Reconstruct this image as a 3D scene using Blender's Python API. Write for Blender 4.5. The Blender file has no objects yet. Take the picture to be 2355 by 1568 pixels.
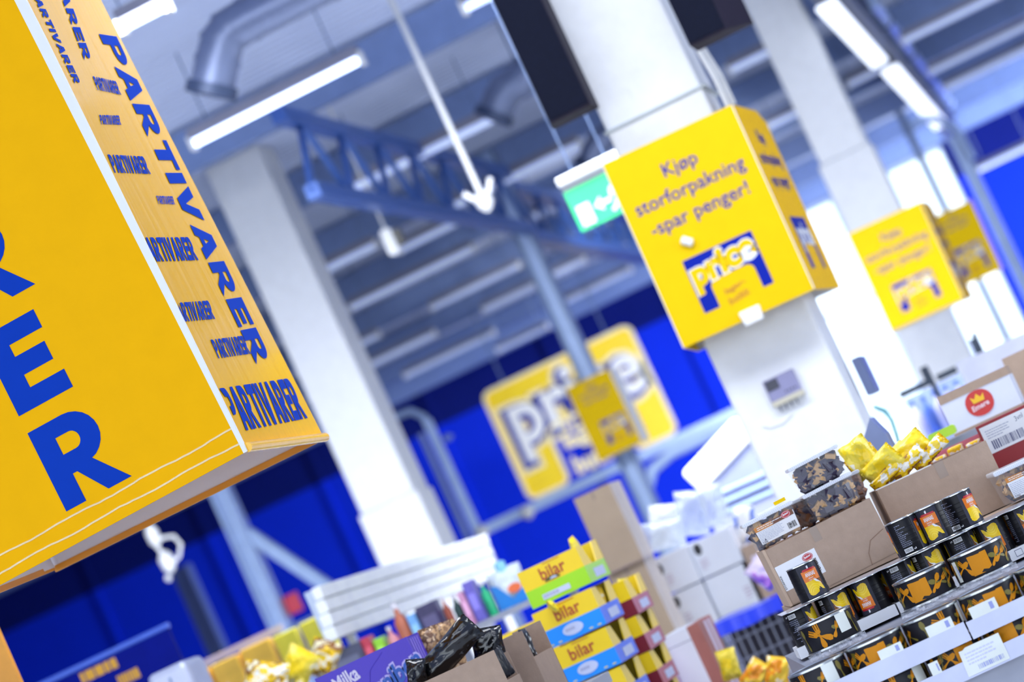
import bpy, math, random
from mathutils import Vector, Matrix
sc = bpy.context.scene
COL = sc.collection
rad = math.radians

# ---------------------------------------------------------------- camera (105 mm on full frame, tilted, wide open)
F = 6869.0                      # focal length in pixels of the 2355 x 1568 frame
PSI, TH, ROLL = rad(10.63), rad(4.83), rad(24.8)
EYE = Vector((0, 0, 1.6))
FWD = Vector((-math.sin(PSI) * math.cos(TH), math.cos(PSI) * math.cos(TH), math.sin(TH)))
R0 = Vector((math.cos(PSI), math.sin(PSI), 0))
U0 = R0.cross(FWD)
RC = R0 * math.cos(ROLL) - U0 * math.sin(ROLL)
UC = U0 * math.cos(ROLL) + R0 * math.sin(ROLL)
cam = bpy.data.cameras.new('camera')
cam.sensor_width = 36; cam.lens = F / 2355 * 36
cam.clip_start = .1; cam.clip_end = 300
cam.dof.use_dof = True; cam.dof.focus_distance = 9.35; cam.dof.aperture_fstop = 2.4
co = bpy.data.objects.new('camera', cam); COL.objects.link(co)
co.matrix_world = Matrix(((RC.x, UC.x, -FWD.x, 0), (RC.y, UC.y, -FWD.y, 0), (RC.z, UC.z, -FWD.z, EYE.z), (0, 0, 0, 1)))
sc.camera = co

# ---------------------------------------------------------------- daylight and exposure
w = bpy.data.worlds.new('sky'); sc.world = w; w.use_nodes = True
bg = w.node_tree.nodes['Background']
bg.inputs[0].default_value = (.80, .89, 1, 1); bg.inputs[1].default_value = 3.0
sc.view_settings.view_transform = 'Standard'; sc.view_settings.look = 'None'
sc.view_settings.exposure = 0.0; sc.view_settings.gamma = 1
sc.cycles.max_bounces = 6; sc.cycles.diffuse_bounces = 3; sc.cycles.glossy_bounces = 3
sc.cycles.transmission_bounces = 5; sc.cycles.transparent_max_bounces = 8
sc.cycles.caustics_reflective = False; sc.cycles.caustics_refractive = False
sc.cycles.sample_clamp_indirect = 4

def area(name, loc, aim, sx, sy, power, col=(1, 1, 1), spread=180):
    l = bpy.data.lights.new(name, 'AREA'); l.shape = 'RECTANGLE'; l.size = sx; l.size_y = sy
    l.energy = power; l.color = col; l.spread = rad(spread)
    o = bpy.data.objects.new(name, l); COL.objects.link(o); o.location = loc
    o.rotation_euler = (Vector(aim) - Vector(loc)).to_track_quat('-Z', 'Y').to_euler()
    return o
# lamp rows under the roof, all of them above the frame, and unseen side windows put in to light the hall from the right
area('lamp_row_light', (-1.6, 10.6, 5.9), (-1.6, 13.4, 0), 7, 1.2, 340, (.93, .96, 1))
area('lamp_row_light', (-3, 17.5, 5.95), (-3, 21.0, 0), 12, 1.2, 1200, (.93, .96, 1), 122)
area('lamp_row_light', (-1, 3.0, 5.8), (-1, 4.6, 0), 8, 1.2, 150, (.95, .97, 1))
area('unseen_window_light', (8.8, 10.5, 2.4), (-1, 11.0, 2.2), 6, 3.0, 360, (.9, .95, 1))
area('unseen_window_light', (8.8, 51, 2.6), (-6, 57, 1.9), 8.5, 3.4, 3600, (.9, .95, 1), 104)
area('added_flood_light', (-3.35, 31.03, 4.9), (-6.6, 44, 3.2), .5, .32, 110, (.93, .96, 1), 52)  # added out of sight behind the pillar to brighten the price board
area('unseen_window_light', (8.8, 32, 2.8), (-7.5, 44, -1.0), 11, 3.8, 450, (.9, .95, 1), 96)

# ---------------------------------------------------------------- pixel and frame helpers
def at(px, py, d):                       # pixel of the frame, distance along the view axis -> point
    return EYE + d * (FWD + RC * ((px - 1177.5) / F) + UC * ((784 - py) / F))
def uv(u, v, d):                         # level picture coordinates: u right of centre, v above the horizon
    return EYE + d * (FWD + R0 * (u / F) + U0 * ((v - 580) / F))
def unroll(px, py):
    dx, dy = px - 1177.5, py - 784
    return dx * math.cos(ROLL) - dy * math.sin(ROLL), 580 - (dx * math.sin(ROLL) + dy * math.cos(ROLL))
def onplane(px, py, p0, n):              # where the pixel's ray meets a plane
    r = FWD + RC * ((px - 1177.5) / F) + UC * ((784 - py) / F)
    return EYE + r * ((Vector(p0) - EYE).dot(n) / r.dot(n))
def m(px, d): return px * d / F
YAW = math.degrees(PSI)                  # the display of tins stands square to the camera

# ---------------------------------------------------------------- materials
def lin(c):
    return tuple(((x / 255) / 12.92 if x / 255 <= .04045 else ((x / 255 + .055) / 1.055) ** 2.4) for x in c)
MATS = {}
def mat(name, col, rough=.55, metal=0, emit=0, spec=.5, var=.06, scale=9, bump=0, bscale=60, coat=0, trans=0, alpha=1, stretch=None):
    if name in MATS: return MATS[name]
    mt = bpy.data.materials.new(name); mt.use_nodes = True; MATS[name] = mt
    nt = mt.node_tree; b = nt.nodes['Principled BSDF']
    c = lin(col)
    tc = nt.nodes.new('ShaderNodeTexCoord'); mp = nt.nodes.new('ShaderNodeMapping')
    nt.links.new(tc.outputs['Object'], mp.inputs[0])
    if stretch: mp.inputs['Scale'].default_value = stretch
    nz = nt.nodes.new('ShaderNodeTexNoise'); nz.inputs['Scale'].default_value = scale; nz.inputs['Detail'].default_value = 4
    nt.links.new(mp.outputs[0], nz.inputs['Vector'])
    rp = nt.nodes.new('ShaderNodeValToRGB')
    rp.color_ramp.elements[0].position = .3; rp.color_ramp.elements[1].position = .7
    rp.color_ramp.elements[0].color = (*[x * (1 - var) for x in c], 1)
    rp.color_ramp.elements[1].color = (*[min(1, x * (1 + var)) for x in c], 1)
    nt.links.new(nz.outputs['Fac'], rp.inputs[0]); nt.links.new(rp.outputs[0], b.inputs['Base Color'])
    b.inputs['Roughness'].default_value = rough; b.inputs['Specular IOR Level'].default_value = spec; b.inputs['Metallic'].default_value = metal
    b.inputs['Coat Weight'].default_value = coat; b.inputs['Coat Roughness'].default_value = .08
    b.inputs['Transmission Weight'].default_value = trans; b.inputs['Alpha'].default_value = alpha
    if emit:
        b.inputs['Emission Color'].default_value = (*c, 1); b.inputs['Emission Strength'].default_value = emit
    if bump:
        n2 = nt.nodes.new('ShaderNodeTexNoise'); n2.inputs['Scale'].default_value = bscale
        nt.links.new(mp.outputs[0], n2.inputs['Vector'])
        bp = nt.nodes.new('ShaderNodeBump'); bp.inputs['Strength'].default_value = bump; bp.inputs['Distance'].default_value = .02
        nt.links.new(n2.outputs['Fac'], bp.inputs['Height']); nt.links.new(bp.outputs[0], b.inputs['Normal'])
    return mt
def patchy(name, cols, scale=14, rough=.3, bump=.4, bscale=25):     # printed film: patches of several inks
    if name in MATS: return MATS[name]
    mt = mat(name, cols[0], rough, bump=bump, bscale=bscale)
    nt = mt.node_tree; rp = next(n for n in nt.nodes if n.type == 'VALTORGB')
    nz = next(n for n in nt.nodes if n.type == 'TEX_NOISE'); nz.inputs['Scale'].default_value = scale
    rp.color_ramp.interpolation = 'CONSTANT'
    while len(rp.color_ramp.elements) < len(cols): rp.color_ramp.elements.new(.5)
    k = len(cols)
    for i, c in enumerate(cols):
        rp.color_ramp.elements[i].position = 0 if i == 0 else .38 + .26 * (i - 1) / max(1, k - 1)
        rp.color_ramp.elements[i].color = (*lin(c), 1)
    return mt

# ---------------------------------------------------------------- mesh builder
class MB:
    def __init__(s): s.v = []; s.f = []; s.k = []
    def add(s, vs, fs, k=0, M=None):
        b = len(s.v)
        s.v += [tuple(M @ Vector(p)) if M else tuple(p) for p in vs]
        s.f += [tuple(i + b for i in f) for f in fs]
        s.k += ([k] * len(fs)) if isinstance(k, int) else list(k)
        return s
    def box(s, x0, x1, y0, y1, z0, z1, k=0, M=None):
        v = [(x, y, z) for z in (z0, z1) for y in (y0, y1) for x in (x0, x1)]
        return s.add(v, [(0, 2, 3, 1), (4, 5, 7, 6), (0, 1, 5, 4), (2, 6, 7, 3), (0, 4, 6, 2), (1, 3, 7, 5)], k, M)
    def quad(s, pts, k=0): return s.add(pts, [tuple(range(len(pts)))], k)
    def prism(s, pts, y0, y1, k=0, M=None):            # outline in x,z extruded along y
        n = len(pts)
        v = [(x, y0, z) for x, z in pts] + [(x, y1, z) for x, z in pts]
        f = [tuple(range(n)), tuple(range(2 * n - 1, n - 1, -1))] + [(i, n + i, n + (i + 1) % n, (i + 1) % n) for i in range(n)]
        return s.add(v, f, k, M)
    def lathe(s, prof, n=32, k=0, M=None, caps=True):
        v = []; f = []; ks = []
        for r, z in prof:
            v += [(r * math.sin(2 * math.pi * i / n), -r * math.cos(2 * math.pi * i / n), z) for i in range(n)]
        for j in range(len(prof) - 1):
            for i in range(n):
                a, b = j * n + i, j * n + (i + 1) % n
                f.append((a, b, b + n, a + n)); ks.append(k if isinstance(k, int) else k[j])
        if caps:
            f.append(tuple(range(n - 1, -1, -1))); ks.append(ks[0])
            f.append(tuple(range((len(prof) - 1) * n, len(prof) * n))); ks.append(ks[-2])
        return s.add(v, f, ks, M)
    def tube(s, pts, r, n=10, k=0):
        pts = [Vector(p) for p in pts]; v = []; f = []
        up = None
        for i, p in enumerate(pts):
            t = (pts[min(i + 1, len(pts) - 1)] - pts[max(i - 1, 0)]).normalized()
            if up is None: up = t.orthogonal().normalized()
            else: up = (up - t * up.dot(t)).normalized()
            sd = t.cross(up)
            rr = r[i] if isinstance(r, (list, tuple)) else r
            v += [tuple(p + (up * math.cos(2 * math.pi * j / n) + sd * math.sin(2 * math.pi * j / n)) * rr) for j in range(n)]
        for i in range(len(pts) - 1):
            for j in range(n):
                a, b = i * n + j, i * n + (j + 1) % n
                f.append((a, b, b + n, a + n))
        f += [tuple(range(n - 1, -1, -1)), tuple(range((len(pts) - 1) * n, len(pts) * n))]
        return s.add(v, f, k)
    def bar(s, a, b, w, h=None, k=0):                  # rectangular bar between two points
        a, b = Vector(a), Vector(b); t = (b - a).normalized(); h = h or w
        up = Vector((0, 0, 1)) if abs(t.z) < .95 else Vector((0, 1, 0))
        sd = t.cross(up).normalized(); up = sd.cross(t)
        c = [sd * x * w / 2 + up * y * h / 2 for x, y in ((-1, -1), (1, -1), (1, 1), (-1, 1))]
        return s.add([tuple(a + q) for q in c] + [tuple(b + q) for q in c],
                     [(3, 2, 1, 0), (4, 5, 6, 7)] + [(i, (i + 1) % 4, 4 + (i + 1) % 4, 4 + i) for i in range(4)], k)
    def geo(s, g, org, ex, ez, k=0):                   # flat outline g mapped on a plane
        org, ex, ez = Vector(org), Vector(ex), Vector(ez)
        return s.add([tuple(org + ex * x + ez * y) for x, y in g[0]], g[1], k)
    def wrap(s, g, r, a0, z0, sx, sz, k=0):            # flat outline g wrapped on a cylinder
        g = slices(g, .08 * r / sx)
        return s.add([(r * math.sin(a0 + x * sx / r), -r * math.cos(a0 + x * sx / r), z0 + y * sz) for x, y in g[0]], g[1], k)
    def patch(s, r, a0, a1, z0, z1, k=0, n=8):
        v = []; f = []
        for i in range(n + 1):
            a = a0 + (a1 - a0) * i / n
            v += [(r * math.sin(a), -r * math.cos(a), z0), (r * math.sin(a), -r * math.cos(a), z1)]
        for i in range(n): f.append((2 * i, 2 * i + 2, 2 * i + 3, 2 * i + 1))
        return s.add(v, f, k)
    def build(s, name, mats, parent=None, smooth=False, bevel=0, M=None):
        me = bpy.data.meshes.new(name); me.from_pydata(s.v, [], s.f)
        for x in (mats if isinstance(mats, (list, tuple)) else [mats]): me.materials.append(x)
        me.polygons.foreach_set('material_index', s.k)
        if smooth:
            me.polygons.foreach_set('use_smooth', [True] * len(s.f)); me.set_sharp_from_angle(angle=rad(38))
        me.update()
        o = bpy.data.objects.new(name, me); COL.objects.link(o)
        if parent: o.parent = parent
        if M: o.matrix_world = M
        if bevel:
            b = o.modifiers.new('bevel', 'BEVEL'); b.width = bevel; b.segments = 2; b.limit_method = 'ANGLE'
        return o

def tag(o, label, cat, group=None, kind=None):
    o['label'] = label; o['category'] = cat
    if group: o['group'] = group
    if kind: o['kind'] = kind
    return o
def thing(name, label, cat, loc=(0, 0, 0), yaw=0, tilt=0, pitch=0, group=None, kind=None):
    o = bpy.data.objects.new(name, None); COL.objects.link(o); o.empty_display_size = .05
    o.location = loc; o.rotation_euler = (rad(pitch), rad(tilt), rad(yaw))
    return tag(o, label, cat, group, kind)
def struct(o, label=None, cat=None):
    o['kind'] = 'structure'
    if label: o['label'] = label; o['category'] = cat
    return o
def copy_tree(o, parent=None):
    c = o.copy(); COL.objects.link(c)
    if parent: c.parent = parent
    for ch in list(o.children): copy_tree(ch, c)
    return c

# ---------------------------------------------------------------- lettering
GEO = {}
def text(body, bold=0.0, res=3, center=False):        # built-in font, normalised: height of the line box kept, x from 0
    key = (body, bold, res)
    if key not in GEO:
        cu = bpy.data.curves.new('t', 'FONT'); cu.body = body; cu.size = 1; cu.offset = bold; cu.resolution_u = res
        ob = bpy.data.objects.new('t', cu); me = bpy.data.meshes.new_from_object(ob)
        vs = [(p.co.x, p.co.y) for p in me.vertices]; fs = [tuple(p.vertices) for p in me.polygons]
        bpy.data.objects.remove(ob); bpy.data.curves.remove(cu); bpy.data.meshes.remove(me)
        x0 = min(p[0] for p in vs); x1 = max(p[0] for p in vs); y0 = min(p[1] for p in vs); y1 = max(p[1] for p in vs)
        GEO[key] = ([(x - x0, y) for x, y in vs], fs, x1 - x0, y0, y1)
    return GEO[key]
def outline(key, contours):                            # filled outline with holes
    if key not in GEO:
        cu = bpy.data.curves.new('c', 'CURVE'); cu.dimensions = '2D'; cu.fill_mode = 'BOTH'
        for ct in contours:
            sp = cu.splines.new('POLY'); sp.points.add(len(ct) - 1); sp.use_cyclic_u = True
            for p, q in zip(sp.points, ct): p.co = (q[0], q[1], 0, 1)
        ob = bpy.data.objects.new('c', cu); me = bpy.data.meshes.new_from_object(ob)
        vs = [(p.co.x, p.co.y) for p in me.vertices]; fs = [tuple(p.vertices) for p in me.polygons]
        bpy.data.objects.remove(ob); bpy.data.curves.remove(cu); bpy.data.meshes.remove(me)
        x1 = max(p[0] for p in vs)
        GEO[key] = (vs, fs, x1, min(p[1] for p in vs), max(p[1] for p in vs))
    return GEO[key]
def arc(cx, cy, rx, ry, a0, a1, n=12):
    return [(cx + rx * math.cos(rad(a0 + (a1 - a0) * i / n)), cy + ry * math.sin(rad(a0 + (a1 - a0) * i / n))) for i in range(n + 1)]
bowl = arc(.46, .69, .33, .31, 90, -90)
inner = arc(.44, .69, .10, .105, 90, -90)
GLYPH = {
 'P': [[(0, 0), (0, 1)] + bowl + [(.27, .38), (.27, 0)], [(.27, .795)] + inner + [(.27, .585)]],
 'R': [[(0, 0), (0, 1)] + bowl[:-2] + [(.56, .40), (.88, 0), (.57, 0), (.33, .345), (.27, .345), (.27, 0)], [(.27, .795)] + inner + [(.27, .585)]],
 'A': [[(0, 0), (.31, 1), (.61, 1), (.92, 0), (.63, 0), (.575, .2), (.335, .2), (.28, 0)], [(.39, .41), (.52, .41), (.455, .68)]],
 'T': [[(.26, 0), (.26, .77), (0, .77), (0, 1), (.8, 1), (.8, .77), (.54, .77), (.54, 0)]],
 'I': [[(0, 0), (0, 1), (.28, 1), (.28, 0)]],
 'V': [[(.31, 0), (0, 1), (.29, 1), (.46, .36), (.63, 1), (.92, 1), (.61, 0)]],
 'E': [[(0, 0), (0, 1), (.71, 1), (.71, .77), (.27, .77), (.27, .62), (.66, .62), (.66, .39), (.27, .39), (.27, .23), (.72, .23), (.72, 0)]],
}
def word(w, gap=.08):                                  # heavy grotesque letters side by side, cap height 1
    key = ('word', w, gap)
    if key not in GEO:
        vs, fs, x = [], [], 0
        for ch in w:
            g = outline('glyph' + ch, GLYPH[ch]); b = len(vs)
            vs += [(p[0] + x, p[1]) for p in g[0]]; fs += [tuple(i + b for i in f) for f in g[1]]
            x += g[2] + gap
        GEO[key] = (vs, fs, x - gap, 0, 1)
    return GEO[key]
def slices(g, step=.12):                                # cut a flat outline into narrow strips so that it can bend
    import bmesh
    bm = bmesh.new(); vs = [bm.verts.new((x, y, 0)) for x, y in g[0]]
    for f in g[1]:
        try: bm.faces.new([vs[i] for i in f])
        except ValueError: pass
    x0, x1 = min(x for x, y in g[0]), max(x for x, y in g[0]); x = x0 + step
    while x < x1:
        bmesh.ops.bisect_plane(bm, geom=bm.verts[:] + bm.edges[:] + bm.faces[:], plane_co=(x, 0, 0), plane_no=(1, 0, 0)); x += step
    bm.verts.index_update()
    out = ([(v.co.x, v.co.y) for v in bm.verts], [tuple(v.index for v in f.verts) for f in bm.faces]); bm.free(); return out
def fit(mb, g, org, ex, ez, wd, ht, k=0):              # g stretched to wd x ht, lower left corner at org
    sx = wd / g[2]; sy = ht / (g[4] - g[3])
    mb.geo(([(x, y - g[3]) for x, y in g[0]], g[1]), org, Vector(ex) * sx, Vector(ez) * sy, k)
def rrect(w, h, r, n=5):
    return (arc(w - r, h - r, r, r, 0, 90, n) + arc(r, h - r, r, r, 90, 180, n) + arc(r, r, r, r, 180, 270, n) + arc(w - r, r, r, r, 270, 360, n))

# shared materials
WHITE_PAINT = mat('white_painted_plaster', (240, 243, 250), .6, bump=.25, bscale=18, var=.03)
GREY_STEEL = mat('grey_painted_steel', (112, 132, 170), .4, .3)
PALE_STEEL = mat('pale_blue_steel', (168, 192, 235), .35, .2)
DARK_STEEL = mat('dark_blue_steel', (58, 72, 104), .45, .3)
YEL = mat('yellow_board', (238, 197, 0), .6, spec=.12, var=.02)
NAVY_INK = mat('blue_ink', (0, 32, 160), .6, var=.02, spec=.15)
WHITE_CARD = mat('white_card', (238, 240, 246), .55, var=.02)
KRAFT = mat('brown_cardboard', (176, 152, 134), .75, bump=.08, bscale=160, var=.05, scale=30)
KRAFT_IN = mat('brown_cardboard_inside', (150, 126, 108), .8, var=.05)
BLACK_INK = mat('black_ink', (24, 24, 30), .5)
GREY_INK = mat('grey_ink', (120, 125, 150), .5)
RED_INK = mat('red_ink', (190, 26, 44), .4)
SILVER = mat('tin_metal', (205, 210, 212), .22, .9, var=.04)
WHITE_PLASTIC = mat('white_plastic', (240, 242, 246), .3, var=.02)
# ================================================================ the hall
XL, XR, YF, YB, ZC = -27.0, 9.0, -6.0, 57.0, 6.6
FLOOR = mat('pale_shop_floor', (204, 206, 210), .45, var=.08, scale=1.5)
CEIL = mat('corrugated_roof_sheet', (208, 220, 252), .5, .1, var=.04, scale=2)
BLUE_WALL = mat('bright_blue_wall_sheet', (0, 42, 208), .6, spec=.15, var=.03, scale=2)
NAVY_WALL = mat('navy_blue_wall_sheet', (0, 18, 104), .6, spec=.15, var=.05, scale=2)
GREY_WALL = mat('pale_grey_wall_sheet', (196, 202, 214), .6, var=.04, scale=2)
GLASS = mat('window_glass', (235, 245, 255), .02, trans=1, var=0)
FRAME = mat('window_frame_metal', (170, 188, 220), .35, .3)

struct(MB().box(XL, XR, YF, YB, -.1, 0).build('floor', FLOOR))
# corrugated ceiling: trapezoid ribs running along the hall's width
cb = MB(); y = YF; pts = []
while y < YB:
    pts += [(y, ZC), (y + .09, ZC), (y + .11, ZC + .05), (y + .18, ZC + .05)]; y += .2
n = len(pts)
cb.add([(XL, a, b) for a, b in pts] + [(XR, a, b) for a, b in pts], [(i, i + 1, n + i + 1, n + i) for i in range(n - 1)])
cb.box(XL, XR, YF, YB, ZC + .12, ZC + .2)
struct(cb.build('ceiling', CEIL))
# back wall with its tall glazed opening, bright blue sheet, navy in the upper band, with vertical seams
def bx(u): return uv(u, 300, 57.5).x
ox0, ox1, oz1, zb = uv(680, 300, 58.1).x, uv(1092, 300, 58.1).x, 6.35, 5.62
wb = MB()
wb.box(XL, ox0, YB, YB + .2, 0, zb, 0).box(ox1, XR, YB, YB + .2, 0, zb, 0)
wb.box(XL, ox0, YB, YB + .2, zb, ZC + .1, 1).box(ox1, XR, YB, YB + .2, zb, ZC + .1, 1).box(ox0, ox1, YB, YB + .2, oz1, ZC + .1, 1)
x = XL + 1.2
while x < XR:
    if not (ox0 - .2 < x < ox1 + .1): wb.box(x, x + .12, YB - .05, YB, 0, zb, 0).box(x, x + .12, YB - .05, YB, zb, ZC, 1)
    x += 2.6
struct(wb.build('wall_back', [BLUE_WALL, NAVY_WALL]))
wr = MB()                                           # side walls, the right one with openings for the unseen added windows
for a, b in ((YF, 7.4), (13.6, 26), (38, 46.5), (55.5, YB)): wr.box(XR, XR + .2, a, b, 0, ZC)
for a, b in ((7.4, 13.6), (26, 38), (46.5, 55.5)): wr.box(XR, XR + .2, a, b, 0, .85).box(XR, XR + .2, a, b, 5.2, ZC)
struct(wr.build('wall_right', GREY_WALL))
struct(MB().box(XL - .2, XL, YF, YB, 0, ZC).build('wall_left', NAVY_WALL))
# tall glazed front at the back of the hall
win = MB(); win.box(ox0, ox1, YB + .06, YB + .1, 0, oz1)
wo = struct(win.build('window_1', GLASS))
wf = MB(); npan = 3
for i in range(npan + 1):
    xx = ox0 + (ox1 - ox0) * i / npan
    wf.box(xx - .05, xx + .05, YB + .0, YB + .16, 0, oz1)
for z in (.03, 2.2, 4.3, oz1 - .04): wf.box(ox0, ox1, YB + .01, YB + .15, z - .05, z + .05)
wf.build('window_frame', FRAME, wo)
for i, (a, b) in enumerate(((7.4, 13.6), (26, 38), (46.5, 55.5))):  # unseen side windows, put in as sources of the side light
    wi = struct(MB().box(XR + .08, XR + .11, a, b, .85, 5.2).build('window_%d' % (i + 2), GLASS))
    fr = MB()
    k = 3 if b - a < 8 else 5
    for j in range(k + 1):
        yy = a + (b - a) * j / k; fr.box(XR + .02, XR + .16, yy - .04, yy + .04, .85, 5.2)
    for z in (.88, 3.0, 5.17): fr.box(XR + .02, XR + .16, a, b, z - .04, z + .04)
    fr.build('window_frame', FRAME, wi)

# roof beams across the hall, above the lamps
def along_x(name, y, z, x0, x1, w, h, mt, label=None):
    return MB().box(x0, x1, y - w / 2, y + w / 2, z - h / 2, z + h / 2).build(name, mt)
PURLIN = mat('roof_purlin_steel', (120, 142, 192), .45, .2)
for y in (24.6, 29.0, 33.4, 37.8, 42.2, 46.6, 51.0, 55.2):
    struct(along_x('ceiling_beam', y, ZC - .2, XL, XR, .16, .36, PURLIN))

# white columns -------------------------------------------------------------
def column(u0, u1, d, depth, label, upper=None):
    p0, p1 = uv(u0, 0, d), uv(u1, 0, d)
    wdt = p1.x - p0.x
    c = thing('pillar', label, 'pillar', (p0.x, p0.y, 0), kind='structure')
    return c, wdt, depth
mc, mw, md = column(398, 660, 14.95, .58, 'white plastered pillar wearing the yellow price sign, nearest the camera')
MB().box(0, mw, 0, md, 0, 2.9).build('lower_shaft', WHITE_PAINT, mc, bevel=.015)
ub = MB().box(.01, mw - .02, .015, md - .01, 2.9, ZC)
ub.build('upper_shaft', WHITE_PAINT, mc, bevel=.015)
MB().box(-.003, mw + .002, -.003, md, 3.62, 3.632).build('joint', mat('plaster_joint_shade', (188, 198, 206), .7), mc)
lc, lw, ld = column(-485, -345, 27.5, .6, 'white pillar right of the hanging yellow banner box')
MB().box(-.03, lw + .03, -.03, ld, 0, 3.05).build('lower_shaft', WHITE_PAINT, lc, bevel=.02)
MB().box(0, lw, 0, ld, 3.05, ZC).build('upper_shaft', WHITE_PAINT, lc, bevel=.02)
rc, rw, rd = column(820, 940, 28.5, .5, 'white pillar with a yellow sign, right of the big pillar')
MB().box(-.03, rw + .03, -.03, rd, 0, 4.3).build('lower_shaft', WHITE_PAINT, rc, bevel=.02)
MB().box(0, rw, 0, rd, 4.3, ZC).build('upper_shaft', WHITE_PAINT, rc, bevel=.02)

# steel posts -----------------------------------------------------------------
def post(u, d, wpx, z0, z1, mt, label, name='steel_post', twotone=None):
    p = uv(u, 0, d); w_ = m(wpx, d)
    t = thing(name, label, 'post', (p.x, p.y, 0), kind='structure')
    MB().box(-w_ / 2, w_ / 2, -w_ * .06, w_ * .06, z0, z1).build('flange', mt, t)          # I-section
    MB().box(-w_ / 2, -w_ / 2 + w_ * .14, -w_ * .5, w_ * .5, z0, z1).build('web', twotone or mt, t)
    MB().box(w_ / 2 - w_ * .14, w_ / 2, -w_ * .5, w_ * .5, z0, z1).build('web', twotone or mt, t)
    return t
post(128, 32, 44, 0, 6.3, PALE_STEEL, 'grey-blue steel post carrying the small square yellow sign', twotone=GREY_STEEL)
# lattice girders running down the hall
def girder(px, py, d0, d1, ztop, dep, label, mt, wd=.12, step=1.25):
    p = at(px, py, d0); t = thing('roof_girder', label, 'girder', (p.x, p.y, ztop - dep), kind='structure')
    L = (d1 - d0) / math.cos(PSI)
    MB().box(-wd / 2, wd / 2, 0, L, dep - .12, dep).build('top_chord', mt, t)
    MB().box(-wd / 2, wd / 2, 0, L, 0, .12).build('bottom_chord', mt, t)
    k = int(L / step)
    for i in range(k):
        a, b = L * i / k, L * (i + 1) / k
        MB().bar((0, a, .06), (0, (a + b) / 2, dep - .06), .05).build('lattice_bar', mt, t)
        MB().bar((0, (a + b) / 2, dep - .06), (0, b, .06), .05).build('lattice_bar', mt, t)
    return t
MIDBLUE = mat('mid_blue_girder_paint', (62, 98, 172), .4, .2)
girder(655, 300, 23.4, 32.0, 6.0, .78, 'blue lattice roof girder left of the pale steel post', MIDBLUE)
girder(1195, 520, 32.4, 50, 5.95, .72, 'blue lattice roof girder behind the exit sign', MIDBLUE, wd=.2)
girder(1905, 5, 27.5, 50, 6.2, .5, 'dark roof girder at the upper right with bright strip lamps', DARK_STEEL, wd=.3, step=2.2)

# batten lamps -----------------------------------------------------------------
HOUS = mat('lamp_housing_grey', (126, 128, 150), .5)
def lamp(a, b, glow, z=5.9, label='', th=.042):
    mid = ((a[0] + b[0]) / 2, (a[1] + b[1]) / 2)
    r = FWD + RC * ((mid[0] - 1177.5) / F) + UC * ((784 - mid[1]) / F)
    P = EYE + r * ((z - EYE.z) / r.z); d = (P - EYE).dot(FWD)
    L = m(math.hypot(b[0] - a[0], b[1] - a[1]), d) / .98
    t = thing('batten_lamp', label, 'lamp', (P.x, P.y, z), group='batten lamps under the roof')
    MB().prism([(-L / 2, .03), (L / 2, .03), (L / 2, .11), (-L / 2, .11)], -.06, .06).build('housing', HOUS, t)
    th = .032 if glow > 1.5 else th; tb = MB(); tb.tube([(-L / 2, 0, 0), (L / 2, 0, 0)], th, 12)
    tb.build('tube', mat('lamp_tube_%d' % int(glow * 100), (196, 212, 255), .4, emit=glow), t, smooth=True)
    for s in (-1, 1):
        MB().box(s * L / 2 - .02, s * L / 2 + .02, -.05, .05, -.05, .06).build('end_cap', WHITE_PLASTIC, t)
        MB().tube([(s * L * .38, 0, .1), (s * L * .38, 0, ZC - z - .01)], .008, 6).build('hanger', GREY_STEEL, t)
    return t
LB = [((280, 62), (385, 12), 5, 'bright batten lamp beside the upper edge of the yellow banner box'),
 ((440, 330), (832, 138), 5, 'long bright batten lamp left of the hanging white rod'),
 ((1068, 20), (1150, -22), 2, 'lit batten lamp end beside the left black speaker'),
 ((810, 432), (1150, 266), .55, 'batten lamp crossing behind the white rod, above the lattice girder'),
 ((1040, 467), (1335, 337), .45, 'batten lamp just under the foot of the white rod'),
 ((1222, 500), (1420, 405), .4, 'batten lamp passing behind the green exit sign'),
 ((805, 706), (1090, 572), .4, 'long batten lamp starting at the left white pillar'),
 ((700, 645), (865, 560), .4, 'batten lamp ending at the small white ceiling device'),
 ((918, 573), (1060, 508), .35, 'batten lamp right of the small white ceiling device'),
 ((992, 706), (1195, 612), .3, 'batten lamp ending left of the pale steel post'),
 ((1112, 712), (1230, 656), .3, 'short batten lamp left of the steel post, below a longer one'),
 ((800, 806), (872, 768), .3, 'short batten lamp against the left white pillar'),
 ((838, 846), (1000, 766), .3, 'dim batten lamp above the lowest one by the left pillar'),
 ((932, 866), (1135, 764), .3, 'lowest batten lamp in front of the dark blue wall'),
 ((1145, 806), (1258, 750), .22, 'dim batten lamp just above the large yellow board'),
 ((1258, 638), (1345, 598), .35, 'short batten lamp right of the pale steel post'),
 ((1292, 696), (1450, 622), .35, 'batten lamp left of the large price sign, over blue wall'),
 ((1680, 160), (1790, 108), .5, 'batten lamp between the two white pillars, upper one'),
 ((1768, 290), (1850, 250), .5, 'batten lamp beside the top of the price sign side panel'),
 ((1950, 192), (2030, 158), .4, 'batten lamp right of the grey upper pillar'),
 ((2080, 92), (2290, -8), .4, 'batten lamp in the upper right, topmost of three'),
 ((2143, 166), (2370, 52), .4, 'batten lamp in the upper right, middle of three'),
 ((2177, 204), (2370, 102), .4, 'batten lamp in the upper right, lowest of three')]
for a, b, g, lab in LB: lamp(a, b, g, label=lab)
t = lamp((2253, 392), (2380, 326), 1.1, 5.0, 'bright lamp strip on the blue wall at the right edge')
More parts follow.
